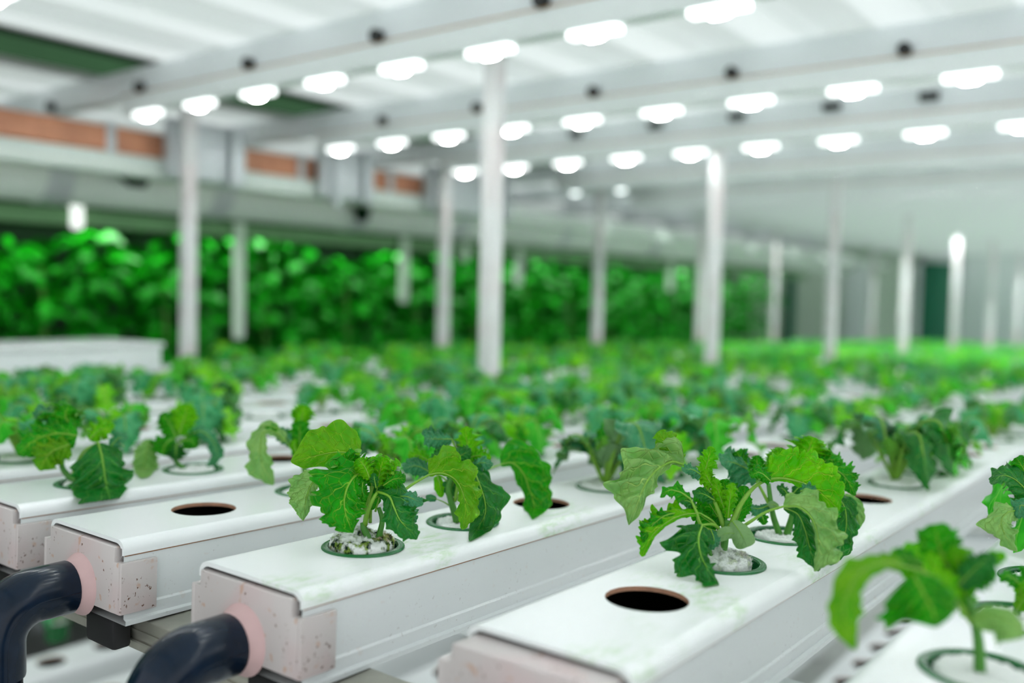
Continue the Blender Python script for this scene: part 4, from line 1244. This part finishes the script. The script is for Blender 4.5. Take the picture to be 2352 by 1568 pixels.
# --- P5: lower right corner, out of focus
d = 0.440
p = hero(hb('D', 0), 'blurred kale plant in the lower right corner, closest to the camera', 'sponge', 15, top=0.001, rough=0.0006, r=0.0215)
stem(p, d, [(2250, 1548, 0), (2250, 1510, 0), (2247, 1470, 0), (2238, 1420, 0), (2225, 1370, 0)], 14, 9)
hleaf(p, d, 'olive', [(2080, 1300, -.01), (2030, 1292, -.016), (1975, 1315, -.022), (1945, 1365, -.026), (1938, 1420, -.028), (1950, 1465, -.028), (1966, 1492, -.028)],
      [14, 16, 20, 28, 34, 22, 6], [10, 18, 30, 34, 30, 22, 8], pet=[(2232, 1430, 0), (2190, 1370, 0), (2130, 1318, -.004)], r=7, up=0.0, ruf=0.10, lobe=0.14, nl=3)
hleaf(p, d, 'light', [(2200, 1385, 0), (2160, 1340, .004), (2110, 1300, .006), (2045, 1270, .004)], [26, 44, 44, 10], [26, 50, 50, 12], up=0.4, ruf=0.14)
hleaf(p, d, 'mid', [(2100, 1320, -.010), (2122, 1360, -.018), (2142, 1400, -.024), (2150, 1440, -.026)], [40, 52, 46, 10], [70, 98, 80, 16], up=0.3, lobe=0.14, ruf=0.07, nl=2.6, teeth=0.06)
hleaf(p, d, 'light', [(2150, 1320, -.008), (2170, 1355, -.014), (2182, 1395, -.018)], [12, 24, 8], [12, 26, 8], up=0.3, ruf=0.08)
hleaf(p, d, 'mid', [(2188, 1320, .012), (2160, 1265, .016), (2148, 1203, .014)], [32, 58, 22], [32, 58, 26], pet=[(2228, 1390, .004)], r=6, up=0.3, ruf=0.12)
hleaf(p, d, 'dark', [(2200, 1345, .004), (2245, 1300, .002), (2285, 1272, 0)], [22, 36, 10], [22, 40, 12], up=0.5)
hleaf(p, d, 'light', [(2240, 1310, .006), (2285, 1280, .004), (2312, 1272, .002)], [10, 20, 6], [10, 20, 8], up=0.2)
hleaf(p, d, 'light', [(2226, 1420, .002), (2218, 1375, .004), (2212, 1330, .004)], [14, 28, 12], [14, 26, 12], up=0.3, ruf=0.2)
hleaf(p, d, 'dark', [(2205, 1385, -.004), (2186, 1365, -.008), (2176, 1345, -.010)], [8, 16, 6], [8, 14, 6], up=0.3)
hleaf(p, d, 'pale', [(2232, 1425, -.006), (2275, 1410, -.012), (2320, 1425, -.018), (2356, 1460, -.020)], [16, 26, 26, 10], [22, 52, 56, 20], up=0.5, ruf=0.06, lobe=0.16, teeth=0.02, nl=2.2)
hleaf(p, d, 'grey', [(2200, 1400, -.006), (2180, 1385, -.008), (2166, 1376, -.010)], [8, 11, 7], [8, 11, 7], **SM)
hleaf(p, d, 'mid', [(2205, 1350, .008), (2250, 1320, .008), (2290, 1310, .006)], [20, 34, 10], [20, 36, 12], up=0.4, ruf=0.2)
hleaf(p, d, 'light', [(2215, 1330, .010), (2200, 1290, .012), (2185, 1260, .010)], [16, 30, 12], [16, 30, 12], up=0.3, **FR)
hleaf(p, d, 'mid', [(2120, 1300, .004), (2080, 1280, .002), (2040, 1290, 0)], [14, 24, 8], [14, 26, 8], up=0.4)
hleaf(p, d, 'blue', [(2060, 1295, -.006), (2040, 1280, -.010), (2015, 1285, -.012)], [10, 16, 6], [10, 18, 6], up=0.6)
net_cup(hb('D', 0), 'blurred green net cup in the lower right corner')
# --- plants at the right edge
d = 0.62
p = hero(hb('D', 2), 'kale plant cut off by the right edge, one lobed leaf hanging over the channel', 'sponge', 18, top=0.001, rough=0.0006, r=0.021)
hleaf(p, d, 'pale', [(2336, 1172, 0), (2316, 1176, -.006), (2300, 1196, -.012), (2308, 1228, -.016), (2336, 1268, -.018)], [20, 22, 24, 26, 5], [16, 28, 42, 22, 4],
      pet=[(2400, 1330, 0), (2390, 1230, 0), (2360, 1180, 0)], r=4, up=0.1, lobe=0.34, teeth=0.12, ruf=0.10, nl=3)
hleaf(p, d, 'dark', [(2372, 1140, .01), (2330, 1100, .008), (2300, 1092, .004), (2276, 1112, 0)], [30, 34, 22, 5], [30, 40, 24, 6], up=0.4, lobe=0.3, teeth=0.1)
hleaf(p, d, 'mid', [(2372, 1120, .012), (2350, 1075, .012), (2335, 1050, .010)], [20, 30, 8], [20, 30, 8], up=0.3, ruf=0.25)
hleaf(p, d, 'blue', [(2370, 1180, .004), (2345, 1160, -.002), (2338, 1190, -.006)], [16, 22, 8], [16, 20, 8], up=0.4)
hleaf(p, d, 'dark', [(2400, 1200, .004), (2430, 1180, .002), (2470, 1200, 0)], [24, 36, 8], [24, 36, 8], up=0.4)
net_cup(hb('D', 2), 'green net cup mostly beyond the right edge of the picture')
d = 0.53
p = hero(hb('D', 1), 'young light green kale plant at the right edge above the blurred corner plant', 'sponge', 19, top=0.001, rough=0.0006, r=0.021)
stem(p, d, [(2337, 1425, 0), (2336, 1400, 0), (2342, 1370, 0), (2348, 1340, 0)], 9, 6)
hleaf(p, d, 'mid', [(2348, 1350, 0), (2330, 1330, -.004), (2310, 1322, -.006), (2296, 1335, -.006)], [10, 18, 14, 5], [10, 16, 12, 4], up=0.4)
hleaf(p, d, 'light', [(2340, 1375, 0), (2348, 1350, -.004), (2366, 1345, -.006)], [10, 16, 5], [10, 16, 5], up=0.3)
hleaf(p, d, 'olive', [(2336, 1400, -.004), (2352, 1378, -.008), (2380, 1370, -.010)], [12, 20, 6], [12, 20, 6], up=0.3)
hleaf(p, d, 'mid', [(2350, 1340, .004), (2372, 1310, .004), (2400, 1300, .002)], [14, 26, 8], [14, 26, 8], up=0.3)
net_cup(hb('D', 1), 'green net cup of the young light green plant at the right edge')
# --- P7: second channel, plant behind the empty hole
d = 0.822
p = hero(hb('A', 1), 'kale plant beside the empty hole of the second channel, pale leaf curling left', 'sponge', 22, top=0.001, rough=0.0006, r=0.021)
stem(p, d, [(707, 1128, 0), (704, 1100, 0), (700, 1070, 0)], 8, 5)
hleaf(p, d, 'pale', [(655, 1012, -.004), (630, 990, -.010), (606, 992, -.016), (598, 1030, -.020), (604, 1070, -.022), (628, 1114, -.022)], [10, 10, 8, 18, 22, 6], [14, 20, 24, 28, 32, 6],
      pet=[(702, 1100, 0), (685, 1050, 0)], r=3.5, up=0.2, ruf=0.12, lobe=0.22, teeth=0.10, nl=4)
hleaf(p, d, 'mid', [(640, 985, -.008), (612, 978, -.012), (585, 1010, -.016)], [6, 8, 4], [8, 12, 5], up=0.8, ruf=0.2)
hleaf(p, d, 'mid', [(692, 1050, .006), (688, 1000, .010), (690, 965, .010)], [16, 32, 10], [16, 34, 12], up=0.3)
hleaf(p, d, 'light', [(690, 985, .012), (694, 955, .014), (700, 930, .012)], [8, 24, 8], [8, 24, 8], up=0.3, **FR)
hleaf(p, d, 'blue', [(672, 1020, .004), (652, 1000, 0), (640, 985, -.004)], [10, 18, 6], [10, 20, 8], up=0.6)
hleaf(p, d, 'mid', [(712, 1060, .004), (760, 1010, .006), (800, 1000, .004), (830, 1020, 0)], [14, 30, 30, 8], [14, 32, 34, 10], up=0.4)
hleaf(p, d, 'light', [(720, 1060, -.002), (770, 1040, -.006), (815, 1040, -.010)], [10, 24, 8], [10, 26, 8], up=0.3)
hleaf(p, d, 'light', [(684, 1045, -.002), (676, 1022, -.004), (680, 1008, -.004)], [5, 10, 5], [5, 10, 5], up=0.3, **FR)
net_cup(hb('A', 1), 'green net cup on the second channel beside the empty hole')
# --- P8, P9: left edge channel
d = 0.818
p = hero(hb('Z', 0), 'kale plant at the left edge with a dark glossy leaf hanging over the channel side', 'sponge', 25, top=0.001, rough=0.0006, r=0.021)
stem(p, d, [(195, 1112, 0), (160, 1095, 0), (142, 1070, 0), (150, 1030, 0)], 8, 5)
hleaf(p, d, 'mid', [(178, 1000, -.004), (130, 995, -.008), (80, 1010, -.014), (40, 1045, -.016)], [30, 52, 50, 10], [26, 46, 40, 12], up=0.4, ruf=0.20, lobe=0.24, teeth=0.14, nl=5)
hleaf(p, d, 'olive', [(160, 1020, -.010), (115, 1040, -.016), (90, 1080, -.018)], [22, 46, 12], [22, 44, 10], up=0.2, ruf=0.16, lobe=0.24, teeth=0.12)
hleaf(p, d, 'mid', [(170, 985, .004), (150, 955, .006), (160, 930, .004)], [20, 40, 10], [20, 36, 10], up=0.4, **FR)
hleaf(p, d, 'blue', [(120, 960, .006), (95, 945, .004), (80, 960, .002)], [14, 24, 8], [14, 22, 8], up=0.5)
hleaf(p, d, 'dark', [(226, 1016, -.010), (235, 1050, -.020), (240, 1085, -.026), (246, 1120, -.028), (256, 1158, -.028)], [22, 44, 56, 48, 14], [36, 72, 66, 72, 10], pet=[(165, 1095, 0), (190, 1040, -.002)], r=5, up=0.4, ruf=0.10, lobe=0.22, teeth=0.08, nl=2.6)
hleaf(p, d, 'light', [(205, 1010, -.002), (232, 985, -.002), (255, 990, -.006)], [12, 22, 8], [12, 20, 8], up=0.4, **FR)
hleaf(p, d, 'blue', [(250, 1030, -.004), (275, 1005, -.006), (290, 1010, -.008)], [12, 20, 6], [12, 20, 6], up=0.6)
net_cup(hb('Z', 0), 'green net cup at the left edge below the dark glossy leaf')
d = 0.90
p = hero(hb('Z', 1), 'kale plant standing clear above its white sponge on the left edge channel', 'sponge', 28, top=0.001, rough=0.0006, r=0.021)
stem(p, d, [(425, 1078, 0), (405, 1060, 0), (398, 1035, 0), (400, 1005, 0)], 6, 4)
hleaf(p, d, 'pale', [(350, 1010, -.002), (336, 1035, -.008), (332, 1070, -.010), (325, 1098, -.010)], [14, 24, 26, 8], [12, 22, 24, 10], up=0.1, lobe=0.12, ruf=0.08)
hleaf(p, d, 'mid', [(398, 1005, 0), (380, 1020, -.008), (372, 1045, -.010)], [18, 40, 20], [16, 34, 16], up=0.4, ruf=0.16)
hleaf(p, d, 'dark', [(405, 1020, -.004), (404, 1040, -.008), (402, 1056, -.008)], [16, 26, 10], [14, 26, 10], up=0.3)
hleaf(p, d, 'light', [(410, 1000, .004), (425, 955, .006), (432, 928, .004)], [14, 32, 10], [14, 28, 10], up=0.2, lobe=0.15)
hleaf(p, d, 'mid', [(405, 1005, .002), (388, 970, .004), (370, 950, .002)], [14, 28, 10], [14, 28, 10], up=0.3, ruf=0.2)
hleaf(p, d, 'blue', [(430, 1000, 0), (462, 990, -.004), (488, 1012, -.008), (498, 1045, -.010), (475, 1072, -.010)], [10, 16, 14, 14, 4], [10, 16, 14, 16, 4], pet=[(400, 1030, 0)], r=3, up=0.4, ruf=0.16)
hleaf(p, d, 'mid', [(420, 1010, -.004), (440, 1012, -.008), (450, 1030, -.008)], [10, 20, 6], [10, 18, 6], up=0.4, **FR)
net_cup(hb('Z', 1), 'green net cup on the left edge channel around a clean white sponge')

# ---- all other plants of the bed
DONE = {('B', 0), ('B', 1), ('C', 1), ('C', 2), ('D', 0), ('D', 1), ('D', 2), ('A', 1), ('Z', 0), ('Z', 1)}
EMPTY = {('A', 0), ('B', 2), ('C', 0), ('C', 3), ('C', 4), ('Z', 2), ('Z', 3), ('Y1', 3), ('Y1', 4), ('Y2', 2), ('Y3', 5), ('B', 6), ('A', 5), ('C', 8)}
cand, bare = [], []
for key, hs in HOLES.items():
    for i, h in enumerate(hs):
        if (key, i) in DONE or (key, i) in EMPTY:
            continue
        x, yq, k = proj((h[0], h[1], h[2]+0.04))
        if k < 0.2 or x < -130 or x > 2480 or yq > 1700:
            continue
        if k > 0.9 and RNG.random() < (0.08 if k < 1.5 else 0.34):
            if k > 1.3 and RNG.random() < 0.7:
                bare.append((k, key, i, h))
            continue
        if key in ('Y6', 'Y7', 'Y8') and x < 470:
            continue
        cand.append((k, key, i, h))
cand.sort(key=lambda c: c[0])
CHNAME = {'D': 'the lower right channel', 'C': 'the right foreground channel', 'B': 'the middle channel', 'A': 'the second channel', 'Z': 'the left edge channel'}
for j in range(1, 9):
    CHNAME['Y%d' % j] = 'the %s channel behind the left edge one' % ORD[j-1]
for n_, (k, key, i, h) in enumerate(cand[:290]):
    sc = RNG.uniform(0.82, 1.15) if k < 1.3 else RNG.uniform(0.72, 1.02)
    rot = RNG.random()*6.28
    grp = 'kale plants growing further along %s' % CHNAME[key]
    lab = 'leafy young kale plant further along %s' % CHNAME[key]
    clab, cgrp = 'green net cup further along %s' % CHNAME[key], 'net cups further along %s' % CHNAME[key]
    if i < 13 and k < 1.9:
        lab = 'young kale plant in the %s hole of %s' % (ORD[i], CHNAME[key])
        clab = 'green net cup in the %s hole of %s' % (ORD[i], CHNAME[key])
    if key == 'B' and i == 3:
        near_plant(h, 1.6, 1.12, 7, 'bluish green kale plant on the middle channel just past the empty hole', grp)
        net_cup(h, 'green net cup under the bluish plant past the empty hole')
        continue
    if key == 'C' and i == 5:
        near_plant(h, 0.7, 1.2, 8, 'dark green kale plant on the right foreground channel just past the half hidden empty hole', grp)
        net_cup(h, 'green net cup under the dark green plant past the half hidden empty hole')
        continue
    if k < 1.9:
        near_plant(h, rot, sc, n_ % 7, lab, grp)
        net_cup(h, clab, cgrp)
    else:
        o = link('kale_plant', FARV[n_ % len(FARV)], None, h)
        o.rotation_euler = (0, 0, rot); o.scale = (sc, sc, sc)
        tag(o, lab, 'plant', grp)
        net_cup(h, clab, cgrp, parts=False)
# the rest, too far away to tell apart: one object
base = []
for s in range(6):
    base.append(joined(500+s, 1.0, 9, 3, stalkn=3))
V, F, UV, MI = [], [], [], []
nb = 0
Vn, UVn = [], []
for (k, key, i, h) in cand[290:]:
    v, f, uv, mi, mats = base[RNG.randrange(6)]
    a = RNG.random()*6.28; sc = RNG.uniform(0.72, 1.02)
    va = np.asarray(v)*sc
    c_, s_ = math.cos(a), math.sin(a)
    va = np.stack([va[:, 0]*c_-va[:, 1]*s_+h[0], va[:, 0]*s_+va[:, 1]*c_+h[1], va[:, 2]+h[2]], 1)
    Vn.append(va); UVn.append(np.asarray(uv, float))
    F += [tuple(q+nb for q in t) for t in f]
    MI += mi
    nb += len(v)
o = mesh_obj('distant_kale', np.vstack(Vn), F, base[0][4], uvs=np.vstack(UVn), mi=MI)
tag(o, 'mass of distant kale plants filling the far end of the bed', 'plants'); o['kind'] = 'stuff'
# cups whose seed has not come up yet: white sponge only
bare.sort(key=lambda c: c[0])
for (k, key, i, h) in bare[:60]:
    c = empty('net_cup', h)
    link('cup', CUPFAR, c); link('sponge', SPONGE, c)
    tag(c, 'net cup with a bare white sponge on %s' % CHNAME[key], 'net cup', 'bare cups on %s' % CHNAME[key])
# lower tier plants
for i, (x, yq) in enumerate(((0.56, 1.41), (1.5, 0.27), (0.77, 1.41))):
    j = round((yq+0.30)/0.19)
    yy = -0.30+0.19*j
    xx = 0.35+HP*round((x-0.35)/HP)
    o = link('kale_plant', FARV[i % 8], None, (xx, yy, LZ)); o.rotation_euler = (0, 0, i*1.7)
    tag(o, 'blurred kale plant on the lower tier, seen through a gap in the bed', 'plant', 'kale plants of the lower tier')
    net_cup((xx, yy, LZ), 'blurred green net cup on the lower tier', 'net cups of the lower tier', parts=False)

# ---- tall dark crop behind the bed
def bush(seed):
    rg = random.Random(seed)
    Vs, Fs, Us, Ms = [], [], [], []
    n = 0
    for i in range(330):
        c = np.array([rg.uniform(-0.19, 0.19), rg.uniform(-0.20, 0.14), rg.uniform(0.0, 0.90)])
        a = rg.uniform(0, 6.28); el = rg.uniform(-0.7, 0.5)
        t = np.array([math.cos(a)*math.cos(el), math.sin(a)*math.cos(el), math.sin(el)])
        L = rg.uniform(0.055, 0.10)
        rib = [c, c+t*L*0.5+np.array([0, 0, 0.012]), c+t*L-np.array([0, 0, 0.015])]
        w = L*rg.uniform(0.3, 0.42)
        nn = np.array([rg.uniform(-0.5, 0.5), -0.6, 0.9])
        v, f, uv, _, _ = blade(rib, [w*.4, w, w*.15], [w*.4, w, w*.15], nn, nt=6, nv=2, seed=seed*1000+i, ruf=0.15)
        Vs += [tuple(p) for p in v]; Us += uv
        Fs += [tuple(n+q for q in t_) for t_ in f]
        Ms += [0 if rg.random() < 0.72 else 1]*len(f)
        n += len(v)
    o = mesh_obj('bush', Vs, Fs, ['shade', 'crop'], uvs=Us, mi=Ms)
    me = o.data; bpy.data.objects.remove(o)
    b = MB(); b.tube([(0, 0, -0.12), (0.01, 0, 0.4), (0, 0.02, 0.8)], [0.012, 0.01, 0.006], 8)
    o = b.build('stem', 'stem', smooth=True); sm = o.data; bpy.data.objects.remove(o)
    return me, sm
BUSH = [bush(s) for s in range(3)]
nb = 0
for row, yy in enumerate((2.62, 3.02)):
    for i in range(17):
        x = -0.2+0.44*i+0.2*row
        if x > 6.85:
            continue
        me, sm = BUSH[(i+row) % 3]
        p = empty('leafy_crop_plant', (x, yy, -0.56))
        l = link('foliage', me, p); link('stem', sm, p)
        p.rotation_euler = (0, 0, RNG.uniform(-0.3, 0.3))
        s = RNG.uniform(0.96, 1.06); p.scale = (s, s, s)
        tag(p, 'tall dark green leafy plant in the dense row behind the bed' if row == 0 else 'tall dark leafy plant in the back row of the dense crop', 'plant', 'tall crop behind the bed' if row == 0 else 'back row of the tall crop')
cb = empty('crop_bench', (0, 0, 0))
q = MB(); q.box(-0.6, 7.1, 2.35, 3.35, -0.70, -0.60, bev=0.004); auto_smooth(q.build('tray', 'dkgreen', cb))
for x in (-0.4, 1.4, 3.2, 5.0, 6.8):
    for yy in (2.45, 3.25):
        q = MB(); q.box(x-0.03, x+0.03, yy-0.03, yy+0.03, -1.19, -0.70, bev=0.003); auto_smooth(q.build('leg', 'steel', cb))
tag(cb, 'dark green bench carrying the tall leafy crop behind the bed', 'bench')
